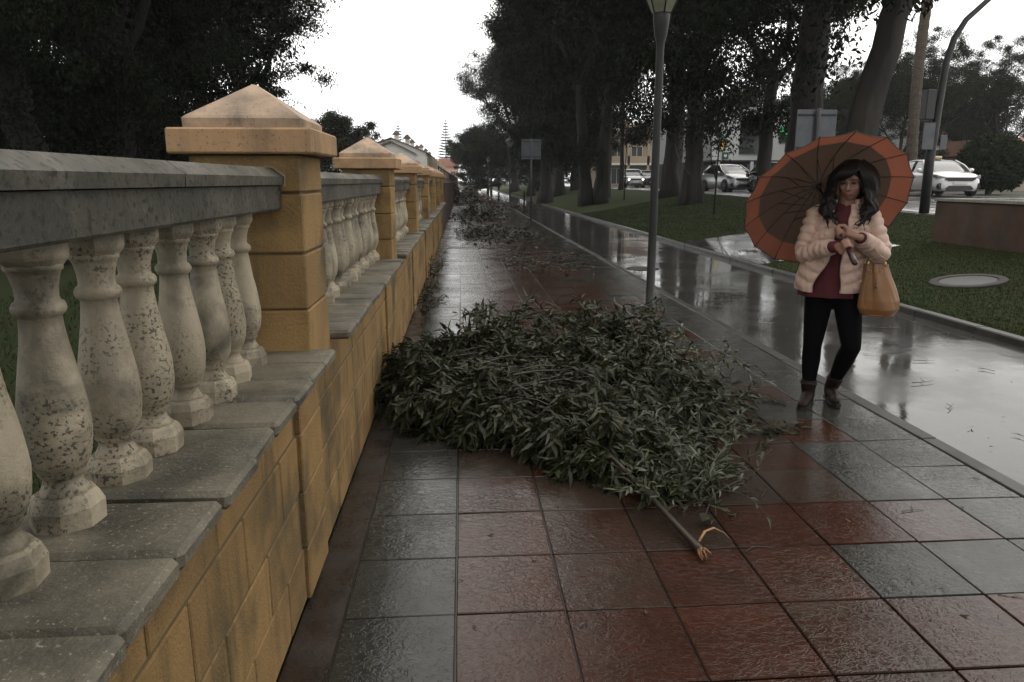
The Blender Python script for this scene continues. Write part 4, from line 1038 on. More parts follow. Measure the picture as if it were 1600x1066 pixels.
def rel(p): return Vector(p) - Vector((.97, 2.80, 0))
g = random.Random(11)
stem = catmull([rel(p) for p in [(.97, 2.72, .024), (.93, 2.90, .04), (.82, 3.28, .10), (.68, 3.70, .17), (.50, 4.10, .24), (.25, 4.50, .29), (.05, 4.85, .27), (-.10, 5.35, .24), (-.18, 5.9, .18)]], 6)
n = len(stem)
b = MB(); b.tube(stem, [.018 - .014 * (i / (n - 1)) ** .8 for i in range(n)], 12); b.build('stem', 'stem_bark', BR)
# split end with torn splinters
for k in range(15):
    a = g.uniform(0, 6.28); p0 = stem[0] + Vector((math.cos(a) * .011, 0, math.sin(a) * .009 + .0)); d_ = Vector((g.uniform(-.22, .3), -1, g.uniform(-.15, .2))).normalized(); L_ = g.uniform(.025, .085)
    p1 = p0 + d_ * L_ * .5 + Vector((0, 0, g.uniform(-.01, .02))); p2 = p0 + d_ * L_; p2.z = max(p2.z, .004)
    q = MB(); q.tube([p0 + Vector((0, .03, 0)), p0, p1, p2], [.004, .0045, .003, .0006], 5, flat=.45); q.build('splinter', 'split_wood', BR)
q = MB(); q.tube([rel(p) for p in [(.985, 2.78, .03), (1.03, 2.84, .045), (1.08, 2.87, .045), (1.12, 2.85, .03), (1.145, 2.81, .008)]], [.005, .007, .008, .005, .001], 6, flat=.35); q.build('bark_strip', 'split_wood', BR)
# side boughs
LP, LD, LS = [], [], []
tw = MB(); UP = False
def add_leaves(p, d_, k, sp=1.0):
    for _ in range(k):
        v = (d_ * .7 + Vector((g.gauss(0, .7), g.gauss(0, .7), g.gauss(-.25, .45)))).normalized()
        q = p + Vector((g.gauss(0, .02), g.gauss(0, .02), g.gauss(0, .02)))
        if q.z < .012: q.z = .012; v.z = abs(v.z) * .3
        if q.z + v.z * .11 < .006: v.z = max(v.z, (.006 - q.z) / .11)
        LP.append(tuple(q)); LD.append(tuple(v)); LS.append(g.uniform(.65, 1.25) * sp)
def twig(p, d_, L_, r, depth, sag=.05, lk=3):
    pts = [Vector(p)]; d_ = Vector(d_).normalized(); m = 7; zc_ = .58 if UP else g.choice((.16, .22, .28, .34, .42))
    for i in range(m):
        d_ = (d_ + Vector((g.gauss(0, .14), g.gauss(0, .14), g.gauss(-sag, .07)))).normalized(); q = pts[-1] + d_ * L_ / m
        if q.z < .02: q.z = .02; d_.z = abs(d_.z) * .3
        if q.z > zc_: d_.z = -abs(d_.z) * .6
        pts.append(q)
        if depth >= 1 or i > 2: add_leaves(q, d_, lk if depth else 1)
        if depth < 2 and i > 0 and g.random() < (.85 if depth == 0 else .55):
            a = g.uniform(0, 6.28); dd = (d_ + Vector((math.cos(a), math.sin(a), g.uniform(-.2, .6))) * .9).normalized()
            twig(q, dd, L_ * g.uniform(.35, .6), r * .6, depth + 1, sag + .02, lk)
    tw.tube(pts, [r * (1 - .75 * i / m) for i in range(m + 1)], 4, caps=False)
side = []
for i in range(15, n - 1):
    for _ in range(2 if i < 22 else 3): side.append(i)
for i in side:
    p = stem[i]; t = i / n
    sgn = g.choice((-1, 1, 1)) if t > .4 else g.choice((1, 1, -1))
    a = g.uniform(-.5, 1.0)
    dx = sgn * math.cos(a); dy = math.sin(a) * (1 if g.random() < .7 else -.5)
    L_ = g.uniform(.45, .95) if sgn > 0 else g.uniform(.25, .55)
    if t < .46: L_ *= .5
    twig(p, (dx, dy, g.uniform(.0, .5)), L_, .006, 0, .10, 3)
# the long boughs that reach right and left to the edges of the heap
for (p, d_, L_) in [((.5, 4.1, .22), (1, .7, .02), .9), ((.3, 4.4, .34), (1, .55, .12), 1.2), ((.1, 4.7, .34), (1, .45, .12), 1.45), ((-.1, 5.0, .32), (1, .3, .12), 1.6), ((.4, 4.3, .3), (1, .3, .1), .85),
                    ((.25, 4.75, .26), (-1, .45, .05), .50), ((.1, 5.1, .26), (-1, .25, .05), .42), ((.35, 4.5, .25), (-1, .25, .1), .6), ((.45, 4.3, .22), (-1, -.1, .1), .45), ((-.2, 5.3, .2), (.4, 1, 0), .6), ((.0, 4.9, .22), (.9, .7, .0), 1.1),
                    ((.55, 4.0, .2), (1, 1.0, .05), .8), ((.9, 4.9, .18), (1, .1, .0), .75), ((.6, 5.2, .22), (.9, .5, .0), .8), ((.72, 3.6, .16), (.5, 1.0, .2), .4)]:
    twig(rel(p), d_, L_, .007, 0, .045, 3); twig(rel(p) + Vector((.05, .05, .02)), (d_[0], d_[1] + .1, d_[2] + .06), L_ * .8, .005, 0, .05, 3)
for k in range(34):      # sprays standing up along the back of the heap
    px_ = -.15 + 1.7 * g.random(); py_ = 5.15 + .75 * g.random() + .1 * px_
    UP = True; twig(rel((px_, py_, .12)), (g.gauss(.1, .45), g.gauss(.1, .35), 1.0), g.uniform(.28, .50) * (1 - .25 * abs(px_ - .6)), .004, 1, .03, 3)
UP = False
# dense inner body of the heap
lobs = [(-.02, 5.15, .28, .24), (.14, 4.80, .28, .22), (.32, 5.05, .40, .30), (.10, 5.5, .34, .22), (.55, 4.65, .30, .26), (.75, 5.15, .36, .30), (.62, 5.7, .26, .3), (1.05, 4.85, .26, .28), (1.25, 5.3, .28, .32), (.35, 4.42, .22, .2), (1.6, 5.2, .18, .25), (-.12, 5.9, .16, .14), (.85, 4.3, .16, .2)]
for lx, ly, lh, lr in lobs:
    for _ in range(int(620 * lh * (lr / .28))):
        a_ = g.uniform(0, 6.28); q_ = abs(g.gauss(0, .55)); rr_ = lr * q_
        z_ = lh * math.exp(-q_ * q_ * 1.1) * g.random() ** .6 * 1.15
        x_, y_ = lx + rr_ * math.cos(a_) * 1.15, ly + rr_ * math.sin(a_)
        if x_ < -.40: continue
        add_leaves(rel((x_, y_, max(.02, z_))), Vector((math.cos(a_) * .6 + g.gauss(.1, .4), math.sin(a_) * .6 + g.gauss(-.1, .4), g.gauss(.05, .35))).normalized(), 3, g.choice((.7, .9, 1.0, 1.25)))
tw.build('twigs', 'twig', BR)['kind'] = 'stuff'
fb = MB(); FP, FD, FS = [], [], []
for _ in range(230):
    t_ = g.random(); y_ = 2.98 + 2.5 * t_; x_ = .97 + g.gauss(.07 + .45 * t_, .07 + .28 * t_); z_ = max(.02, g.gauss(.12, .07) + .10 * t_)
    p = rel((x_, y_, z_)); d_ = Vector((g.gauss(.35, .5), g.gauss(.5, .5), g.uniform(-.1, .6))).normalized(); pts = [p]
    for i in range(6):
        d_ = (d_ + Vector((g.gauss(0, .22), g.gauss(0, .22), g.gauss(-.08, .12)))).normalized(); q_ = pts[-1] + d_ * g.uniform(.03, .06); q_.z = max(q_.z, .008); pts.append(q_)
        for _k in range(2): FP.append(tuple(q_)); FD.append(tuple((d_ + Vector((g.gauss(0, .6), g.gauss(0, .6), g.gauss(.1, .3)))).normalized())); FS.append(g.uniform(.35, .8))
    fb.tube(pts, [.0022, .002, .002, .0018, .0016, .0014, .001], 4, caps=False)
for _ in range(55):
    y_ = g.uniform(2.95, 3.9); x_ = .93 - (y_ - 2.9) * .31 + g.gauss(.03, .07); p = rel((x_, y_, g.uniform(.04, .16))); d_ = Vector((g.gauss(.1, .6), g.gauss(.5, .4), g.uniform(0, .6))).normalized(); pts = [p]
    for i in range(5):
        d_ = (d_ + Vector((g.gauss(0, .22), g.gauss(0, .22), g.gauss(-.1, .12)))).normalized(); q_ = pts[-1] + d_ * g.uniform(.02, .045); q_.z = max(q_.z, .008); pts.append(q_)
        for _k in range(2): FP.append(tuple(q_)); FD.append(tuple((d_ + Vector((g.gauss(0, .6), g.gauss(0, .6), g.gauss(.1, .3)))).normalized())); FS.append(g.uniform(.3, .75))
    fb.tube(pts, [.002, .002, .0018, .0016, .0014, .001], 4, caps=False)
fb.build('green_shoots', 'leaf_yellowish', BR)['kind'] = 'stuff'
obj('shoot_leaves', leaves_mesh(np.array(FP), np.array(FD), np.array(FS), 15, 'leaf_yellowish')[0], BR)['kind'] = 'stuff'
P = np.array(LP); D = np.array(LD); S_ = np.array(LS)
dist = np.linalg.norm(P + np.array([.97, 2.80, 0]) - np.array([0, 0, 1.53]), axis=1) - P[:, 2] * 1.2
order = np.argsort(dist); near = order[:270]; rest = order[270:]
me, X, Y, Z = leaves_mesh(P[rest], D[rest], S_[rest], 5, 'leaf_fallen'); me.name = 'leaves'
o = obj('leaves', me, BR); o['kind'] = 'stuff'
for i in near:
    x = Vector(D[i]).normalized(); y = Vector((g.gauss(0, .4), g.gauss(0, .4), 1)).cross(x).normalized(); z = x.cross(y); s_ = S_[i]
    o = obj('leaf', LM[g.randrange(4)], BR); M_ = Matrix((x, y, z)).transposed().to_4x4(); M_.translation = P[i]; o.matrix_local = M_ @ Matrix.Scale(s_, 4)
# a few long thin bare twigs curving out of the heap
for pa in [[(.02, 4.62, .40), (.30, 4.35, .30), (.55, 4.05, .24), (.68, 3.75, .22)], [(.18, 4.05, .02), (.32, 4.0, .05), (.45, 4.08, .10)], [(-.30, 6.6, .02), (-.1, 6.2, .14), (.2, 5.8, .3), (.5, 5.4, .35)], [(1.1, 3.05, .01), (1.22, 3.25, .03), (1.42, 3.42, .03)]]:
    q = MB(); q.tube(catmull([rel(p) for p in pa], 6), .0035, 5); q.build('bare_twig', 'leaf_yellowish' if pa[0][0] < .2 else 'twig', BR)
for (x, y, z, s_, rz_) in [(1.06, 3.02, .03, 1.2, .5), (1.13, 3.04, .02, .9, 2.2)]:
    o = obj('broken_leaf', LM[3], BR, rel((x, y - .06, z)), (0.2, -.3, rz_)); o.scale = (s_ * .7, s_ * 1.8, 1); 

# further heaps of torn twigs and leaves down the pavement
def heap(lb_, x, y, sx, sy, h, nl, seed, size=1.5, m='leaf_heap', nt=26):
    g2 = random.Random(seed); e_ = empty('fallen_branch', (x, y, 0), 0, lb_, 'branch', 'fallen branches on the pavement')
    lob = [(g2.uniform(-.8, .8), g2.uniform(-.8, .8), g2.uniform(.4, 1)) for _ in range(7)]
    P_, D_, S2_ = [], [], []
    while len(P_) < nl:
        a, c = g2.gauss(0, .42), g2.gauss(0, .42)
        k = max(math.exp(-((a - q[0]) ** 2 + (c - q[1]) ** 2) / .12) * q[2] for q in lob)
        if g2.random() > k * 1.1 + .05: continue
        P_.append((a * sx, c * sy, .015 + h * k * g2.random() ** 1.2)); D_.append((g2.gauss(0, 1), g2.gauss(0, 1), g2.gauss(.1, .35))); S2_.append(size * g2.uniform(.6, 1.2))
    me = leaves_mesh(np.array(P_), np.array(D_), np.array(S2_), seed, m)[0]; obj('leaves', me, e_)['kind'] = 'stuff'
    t = MB()
    for _ in range(nt):
        p = Vector((g2.gauss(0, .4) * sx, g2.gauss(0, .4) * sy, .02)); d_ = Vector((g2.gauss(0, 1), g2.gauss(0, 1), g2.uniform(0, .5))).normalized(); pts = [p]
        for i in range(5): d_ = (d_ + Vector((g2.gauss(0, .2), g2.gauss(0, .2), -.06))).normalized(); q = pts[-1] + d_ * sx * .16; q.z = max(q.z, .01); pts.append(q)
        t.tube(pts, [.008, .007, .006, .005, .003, .002], 4)
    t.build('twigs', 'twig', e_)['kind'] = 'stuff'
heap('low dark heap of torn leaves lying left of the sign post on the tiles', .95, 20.5, 1.3, 4.6, .26, 3000, 3, 1.6)
heap('thin scatter of leaves and twigs in front of the sign post', 1.5, 14.0, 1.1, 2.4, .08, 350, 4, 1.2)
heap('dark leafy branch heap lying against the wall farther down the pavement', .55, 33, 1.3, 6.0, .7, 2800, 6, 2.4)
heap('big dark branch heap blocking the pavement before the street end', .3, 56, 2.2, 9.0, 1.4, 4200, 7, 3.6)
heap('dark leaf heap on the lane beyond the sign post', 2.9, 46, 1.8, 8.0, .35, 1200, 8, 2.4)
# weeds growing out of the wall foot
for (x, y, h, s_, lb_) in [(-.47, 8.3, .30, 3, 'leafy weed growing at the wall foot just behind the big branch'), (-.50, 11.6, .32, 5, 'small green weed at the wall foot farther along'), (-.50, 9.6, .22, 6, 'low weed at the wall foot between the two leafier ones')]:
    g2 = random.Random(s_); e_ = empty('weed', (x, y, 0), 0, lb_, 'plant', 'weeds along the wall foot'); t = MB(); P_, D_, S2_ = [], [], []
    for k in range(9):
        p = Vector((g2.uniform(-.03, .03), g2.uniform(-.15, .15), 0)); d_ = Vector((g2.uniform(-.1, .55), g2.gauss(0, .35), 1)).normalized(); pts = [p]
        for i in range(5):
            d_ = (d_ + Vector((g2.gauss(.04, .1), g2.gauss(0, .12), -.1))).normalized(); pts.append(pts[-1] + d_ * h / 4.2)
            for _ in range(4): P_.append(tuple(pts[-1])); D_.append((g2.gauss(.2, .8), g2.gauss(0, .8), g2.gauss(0, .4))); S2_.append(g2.uniform(.5, .9))
        t.tube(pts, .003, 4)
    t.build('stems', 'twig', e_); obj('leaves', leaves_mesh(np.array(P_), np.array(D_), np.array(S2_), s_, 'leaf_fallen')[0], e_)['kind'] = 'stuff'
# twigs and litter lying on the wet lane and the tiles
tm2 = []
for s_ in range(5):
    g2 = random.Random(40 + s_); pts = [Vector((0, 0, .004))]; d_ = Vector((1, 0, 0))
    for i in range(6): d_ = (d_ + Vector((0, g2.gauss(0, .12), 0))).normalized(); pts.append(pts[-1] + d_ * .03)
    q = MB(); q.tube(pts, [.0025, .003, .0025, .002, .002, .0015, .001], 5); q.tube([pts[3], pts[3] + Vector((.03, .04, .002)), pts[3] + Vector((.05, .07, 0))], [.003, .002, .001], 4); tm2.append(q.mesh('fallen_twig', 'twig'))
TW = [(3.45, 5.2, 1.2, .3), (3.9, 5.9, 1.1, -.2), (4.05, 6.6, .9, -.6), (3.3, 4.55, .9, .5), (4.4, 7.3, 1.4, .1), (3.9, 6.25, 1.5, .4), (4.9, 6.9, 1.2, .9), (4.35, 5.5, .8, 2.0), (3.4, 3.95, .7, 1.2), (4.6, 8.4, 1.2, .2), (3.15, 9.2, 1.8, -.1), (3.6, 10.2, 1.6, .3),
      (2.6, 9.9, 1.6, 1.6), (1.16, 3.3, .8, 2.4), (1.45, 3.25, .7, 1.0), (1.55, 2.9, .6, .6), (1.3, 2.75, .9, 2.9), (2.05, 3.05, .7, .2), (2.0, 2.35, .5, -.7), (4.9, 9.6, 1.4, .7)]
for i, (x, y, s_, rz_) in enumerate(TW):
    o = obj('fallen_twig', tm2[i % 5], None, (x, y, .001), (0, 0, rz_)); o.scale = (s_,) * 3
    tag(o, 'short thin dark twig lying loose on the wet lane' if x > 2.86 else 'short thin dark twig lying loose on the tiles', 'twig', 'loose twigs on the wet lane' if x > 2.86 else 'loose twigs on the tiles')
g2 = random.Random(77); P_, D_, S2_ = [], [], []
for _ in range(420):
    y = 2.2 + 22 * g2.random() ** 1.5; x = g2.uniform(-.4, 5.2); P_.append((x, y, .006)); D_.append((g2.gauss(0, 1), g2.gauss(0, 1), .03)); S2_.append(g2.uniform(.15, .5))
o = obj('leaf_litter', leaves_mesh(np.array(P_), np.array(D_), np.array(S2_), 78, 'twig')[0]); tag(o, 'scattered small wet leaf scraps over tiles and lane', 'leaf litter', None, 'stuff')
# pale bark ribbon hanging from the trees behind the lamp post
q = MB(); q.tube([(0, 0, 0), (.12, 0, -.32), (.34, 0, -.62), (.68, 0, -.85), (1.0, 0, -.93)], [.008, .012, .012, .010, .004], 5, flat=.4)
o = q.build('hanging_bark_strip', 'leaf_yellowish', None, (4.75, 16.5, 2.33)); tag(o, 'thin pale strip of bark hanging in an arc right of the near lamp post', 'bark')
# ================================================================== WOMAN WITH UMBRELLA
WO = Vector((2.47, 4.67, 0)); WA = math.atan2(2.47, 4.67)      # local frame: x = to the camera's right, y = away from the camera
def remesh(mb, name, m, voxel=.008, smooth=4, parent=None, fac=.5):
    me = mb.mesh('tmp', m); o = bpy.data.objects.new('tmp', me); COL.objects.link(o)
    r = o.modifiers.new('r', 'REMESH'); r.mode = 'VOXEL'; r.voxel_size = voxel; r.use_smooth_shade = True
    s_ = o.modifiers.new('s', 'SMOOTH'); s_.iterations = smooth; s_.factor = fac
    dg = bpy.context.evaluated_depsgraph_get(); me2 = bpy.data.meshes.new_from_object(o.evaluated_get(dg)); me2.name = name
    bpy.data.objects.remove(o); me2.materials.clear(); me2.materials.append(MATS[m])
    me2.polygons.foreach_set('use_smooth', [True] * len(me2.polygons))
    return obj(name, me2, parent)
W = empty('person', WO, -WA, 'woman in pink quilted jacket and black leggings walking in the rain under an umbrella', 'person')
V3 = Vector
# joints (x right, y away, z up)
pel = V3((-.005, .03, .80)); chest = V3((.012, .03, 1.20)); neck = V3((.025, .02, 1.37)); headc = V3((.048, -.03, 1.525))
shR, shL = V3((-.135, .03, 1.315)), V3((.163, .04, 1.31))
elR, wrR = V3((-.185, -.03, 1.075)), V3((-.010, -.245, 1.125))
elL, wrL = V3((.245, -.02, 1.09)), V3((.125, -.235, 1.185))
hpR, knR, anR = V3((-.080, .03, .80)), V3((-.098, -.02, .44)), V3((-.100, .03, .09))
hpL, knL, anL = V3((.085, .03, .80)), V3((.142, -.07, .455)), V3((.048, .17, .115))
# umbrella axis passes through both hands
HUB, HND = V3((-.155, .14, 1.50)), V3((.100, -.415, 1.055)); UA = (HUB - HND).normalized()
def on_shaft(z): return HND + UA * ((z - HND.z) / UA.z)
gR, gL = on_shaft(1.140), on_shaft(1.215)
def body():
    b = MB(); c = b.cap
    # head: skull, jaw, nose, brow, cheeks, ears ; faces the camera's left a little
    F_ = Matrix.Rotation(R(-12), 3, 'Z') @ Matrix.Rotation(R(15), 3, 'X')
    h = lambda x, y, z: headc + F_ @ V3((x, y, z))
    M4 = F_.to_4x4()
    b.ell(h(0, .015, .030), (.074, .090, .088), 20, 14, M=M4); b.ell(h(0, -.018, -.030), (.060, .066, .078), 18, 12, M=M4)
    b.ell(h(0, -.046, -.088), (.026, .022, .018), 12, 8, M=M4)
    c(h(0, -.082, .015), .009, h(0, -.100, -.022), .012, 8); c(h(-.010, -.088, -.026), .007, h(.010, -.088, -.026), .007, 8)
    for s_ in (-1, 1):
        b.ell(h(.034 * s_, -.055, -.020), (.024, .022, .024), 10, 8); c(h(.012 * s_, -.080, .030), .008, h(.046 * s_, -.066, .030), .007, 8)
        b.ell(h(.072 * s_, .012, .0), (.010, .018, .028), 10, 8)
    b.ell(h(0, -.078, -.056), (.022, .010, .010), 10, 8)
    c(headc + V3((-.008, .02, -.05)), .050, neck + V3((0, 0, -.03)), .052, 14)
    # trunk
    c(neck + V3((0, .01, -.02)), .055, chest + V3((0, 0, .06)), .09); c(shR, .052, shL, .052); b.ell(chest, (.135, .095, .17)); b.ell((.0, .03, 1.02), (.115, .085, .16)); b.ell(pel + V3((0, 0, .02)), (.145, .105, .12))
    # arms
    for sh, el, wr in ((shR, elR, wrR), (shL, elL, wrL)): c(sh, .048, el, .038); c(el, .038, wr, .025)
    # legs
    for hp, kn, an in ((hpR, knR, anR), (hpL, knL, anL)):
        c(hp, .085, kn, .052, 16); mid = kn.lerp(an, .32) + V3((0, .015, 0)); c(kn, .050, mid, .052, 14); c(mid, .052, an, .036, 14)
    # hands: palm plus five fingers curled round the shaft
    x_, y_, z_ = rot_to(UA)
    def hand(gp, wr, thumb_dir, flip):
        toW = (wr - gp); toW = (toW - UA * toW.dot(UA)).normalized(); side = UA.cross(toW)
        kn_c = gp + toW * .030
        b.ell(kn_c + toW * .018, (.020, .020, .020)); 
        for k in range(4):
            off = UA * ((k - 1.5) * .0185 * flip); L0 = (1.0, 1.08, 1.02, .86)[k]
            a0 = gp + off + toW * .046 + side * .006; c(wr.lerp(a0, .30), .016, a0, .012, 8)
            pts = []
            for q in range(5):
                th = R(35 + 58 * q * L0 * .95); pts.append(gp + off + (toW * math.cos(th) + side * math.sin(th)) * .0235)
            c(a0, .0105, pts[0], .0098, 8)
            for q in range(4): c(pts[q], .0098 - .0004 * q, pts[q + 1], .0094 - .0004 * q, 8)
        t0 = wr.lerp(gp, .35) + UA * .018 * thumb_dir; t1 = gp + toW * .036 + UA * .040 * thumb_dir - side * .014; t2 = gp - side * .026 + UA * .034 * thumb_dir; t3 = gp - side * .018 - toW * .018 + UA * .026 * thumb_dir
        c(t0, .014, t1, .0125, 8); c(t1, .012, t2, .0105, 8); c(t2, .0105, t3, .009, 8)
        c(wr, .024, wr.lerp(gp, .6), .019, 10)
    hand(gR, wrR, 1, 1); hand(gL, wrL, 1, 1)
    return b, h
bb, hh = body()
body_o = remesh(bb, 'body', 'skin', .0048, 2, W)
# face details
for s_ in (-1, 1):
    q = MB(); q.ell(hh(.031 * s_, -.080, .012), (.0135, .006, .0065), 12, 8); q.build('eye', 'eye_dark', W)
    q = MB(); q.tube([hh(.012 * s_, -.092, .034), hh(.030 * s_, -.090, .040), hh(.050 * s_, -.078, .034)], [.002, .0032, .0018], 6); q.build('eyebrow', 'hair', W)
q = MB(); q.tube([hh(-.021, -.083, -.055), hh(-.010, -.0905, -.053), hh(0, -.091, -.0545), hh(.010, -.0905, -.053), hh(.021, -.083, -.055)], [.001, .004, .0036, .004, .001], 8)
q.tube([hh(-.018, -.084, -.058), hh(0, -.0905, -.062), hh(.018, -.084, -.058)], [.001, .0046, .001], 8); q.build('lips', 'lips', W)
q = MB()
for s_ in (-1, 1):
    q.tube([hh(.031 * s_ + .023 * math.cos(a), -.094 + .004 * abs(math.cos(a)), .010 + .017 * math.sin(a)) for a in [k * 6.2832 / 16 for k in range(17)]], .0015, 5, caps=False)
    q.tube([hh(.054 * s_, -.090, .016), hh(.072 * s_, -.04, .016), hh(.078 * s_, .02, .012)], .0014, 5)
q.tube([hh(-.008, -.096, .014), hh(.008, -.096, .014)], .0014, 5); q.build('glasses', 'glasses_frame', W)
# hair: cap, fringe and long locks over both shoulders
hb = MB(); hb.ell(hh(0, .030, .048), (.090, .098, .090), 18, 12); hb.ell(hh(0, .060, -.03), (.088, .070, .12), 16, 12)
g = random.Random(3)
for s_ in (-1, 1):
    for k in range(30):
        y0 = -.064 + .15 * (k / 29); x0 = s_ * (.050 + .040 * min(1, (k + 2) / 9))
        end_z = g.uniform(1.22, 1.32) if k < 18 else g.uniform(1.27, 1.37); wv = g.uniform(0, 6.28); sp = g.uniform(-.01, .045)
        p0 = hh(x0 * .5, y0 * .8, .122); p1 = hh(x0 * 1.25, y0, .055); p2 = hh(x0 * 1.5, y0 + .004, -.03)
        p3 = V3((headc.x + s_ * (.105 + sp), headc.y + y0 * .9 - .02 + g.uniform(-.02, .02), 1.42)); p4 = V3((headc.x + s_ * (.108 + sp + g.uniform(-.02, .02)), -.075 + y0 * .6, 1.35)); p5 = V3((headc.x + s_ * (.085 + g.uniform(-.045, .05)), -.105 + y0 * .5 + g.uniform(-.02, .02), end_z))
        pts = catmull([p0, p1, p2, p3, p4, p5], 5)
        for q_ in range(len(pts)):
            a_ = max(0, (q_ - 6) / 20); pts[q_] = pts[q_] + V3((math.sin(q_ * .85 + wv) * .012 * a_ * 1.6, math.cos(q_ * .8 + wv) * .010 * a_, 0))
        hb.tube(pts, [.011 + .006 * math.sin(min(1, q_ / 18) * 3.1) - .0075 * max(0, (q_ - 17) / 8) for q_ in range(len(pts))], 6)
for k in range(9):     # fringe swept aside over the brow
    x0 = -.045 + .011 * k; xe = x0 - .030 - .004 * k; hb.tube(catmull([hh(x0 * .5 + .012, -.035, .128), hh(x0 + .004, -.086, .100), hh((x0 + xe) * .62, -.100, .066), hh(xe - .018, -.088, .030)], 4), [.010] * 8 + [.009, .008, .006, .004, .002], 6)
remesh(hb, 'hair', 'hair', .0055, 1, W)
# leggings
lg = MB()
for hp, kn, an in ((hpR, knR, anR), (hpL, knL, anL)):
    lg.cap(hp + V3((0, .01, .0)), .098, kn.lerp(hp, .45) + V3((0, .005, 0)), .080, 18); lg.cap(kn.lerp(hp, .45) + V3((0, .005, 0)), .080, kn, .062, 18); mid = kn.lerp(an, .32) + V3((0, .018, 0)); lg.cap(kn, .061, mid, .062, 16); lg.cap(mid, .062, an.lerp(kn, .25), .046, 16)
lg.ell(pel + V3((0, .01, .0)), (.160, .118, .11)); remesh(lg, 'leggings', 'leggings', .009, 4, W)
# ankle boots with dark soles
for nm, an, kn, yaw in (('R', anR, knR, -8), ('L', anL, knL, 14)):
    sole_z = 0 if nm == 'R' else .012; b = MB(); M_ = Matrix.Rotation(R(yaw), 3, 'Z'); f = lambda x, y, z: V3((an.x, an.y, sole_z)) + M_ @ V3((x, y, z))
    top = an.lerp(kn, .20); b.cap(top, .054, f(0, .0, .10), .046, 16); b.cap(f(0, .01, .10), .046, f(0, .015, .055), .044, 14); b.cap(f(0, -.01, .068), .042, f(0, -.10, .046), .036, 14); b.cap(f(0, -.10, .040), .037, f(-.004, -.155, .034), .030, 14); b.cap(f(0, .02, .035), .036, f(0, .02, .03), .035)
    bo = remesh(b, 'boot', 'boot', .007, 3, W)
    s_ = MB(); out = [(-.036, .055), (0, .066), (.036, .055), (.036, -.04), (.044, -.11), (.030, -.175), (-.006, -.192), (-.036, -.172), (-.043, -.11), (-.034, -.04)]
    n_ = len(out); Vv = [f(x, y, 0.001) for x, y in out] + [f(x, y, .020) for x, y in out]; s_.add(Vv, [tuple(range(n_))[::-1], tuple(range(n_, 2 * n_))] + [(i, (i + 1) % n_, (i + 1) % n_ + n_, i + n_) for i in range(n_)]); s_.build('sole', 'boot_sole', bo)
    q = MB(); q.tube([top + (V3((math.cos(a) * .055, math.sin(a) * .055, .004 * math.sin(3 * a)))) for a in [k * 6.2832 / 18 for k in range(19)]], .004, 6, caps=False); q.build('cuff', 'boot_sole', bo)
# garments as lofted rings: centre, half widths, gap
def loft(rings, name, m, parent, n=56, a0=0, a1=2 * math.pi, bulge=None, thick=.008, close=True, exp=2.3):
    """rings: (cx, cy, z, rx, ry); angles run from a0 to a1, 0 = towards the camera (-y), positive to +x"""
    V = []; F = []; m_ = len(rings)
    for layer in (0, 1):
        for i, (cx, cy, z, rx, ry) in enumerate(rings):
            for k in range(n + (0 if close else 1)):
                a = a0 + (a1 - a0) * k / n; sx, cy_ = math.sin(a), -math.cos(a)
                q = (abs(sx) ** exp + abs(cy_) ** exp) ** (-1 / exp); k_ = 1.0; off = 0 if layer == 0 else -thick
                if bulge and layer == 0: off += bulge(i / (m_ - 1), a, z)
                V.append((cx + sx * q * (rx + off), cy + cy_ * q * (ry + off), z))
    nn = n + (0 if close else 1); L0 = m_ * nn
    for layer in (0, 1):
        for i in range(m_ - 1):
            for k in range(n):
                k2 = (k + 1) % nn; a_, b_, c_, d_ = layer * L0 + i * nn + k, layer * L0 + i * nn + k2, layer * L0 + (i + 1) * nn + k2, layer * L0 + (i + 1) * nn + k
                F.append((a_, b_, c_, d_) if layer == 0 else (d_, c_, b_, a_))
    for i in (0, m_ - 1):
        for k in range(n): k2 = (k + 1) % nn; F.append((i * nn + k, i * nn + k2, L0 + i * nn + k2, L0 + i * nn + k))
    if not close:
        for i in range(m_ - 1):
            for k in (0, n): F.append((i * nn + k, (i + 1) * nn + k, L0 + (i + 1) * nn + k, L0 + i * nn + k))
    b = MB(); b.add(V, F, 0, True); return b.build(name, m, parent)
def interp(keys, n):
    out = []
    for i in range(n):
        t = i / (n - 1) * (len(keys) - 1); k = min(int(t), len(keys) - 2); f_ = t - k; f_ = f_ * f_ * (3 - 2 * f_); out.append(tuple(a + (c - a) * f_ for a, c in zip(keys[k], keys[k + 1])))
    return out
# red shirt, longer than the jacket
loft(interp([(-.03, .03, .775, .190, .140), (-.028, .03, .84, .180, .135), (-.015, .03, .98, .150, .115), (.008, .03, 1.15, .160, .122), (.014, .03, 1.28, .155, .105), (.02, .03, 1.36, .085, .075), (.024, .025, 1.39, .062, .060)], 44),
     'shirt', 'shirt_red', W, bulge=lambda t, a, z: .006 * math.sin(9 * a + 3 * z * 6) * max(0, 1 - t * 1.6) + .003 * math.sin(17 * a + z * 25), thick=.006)
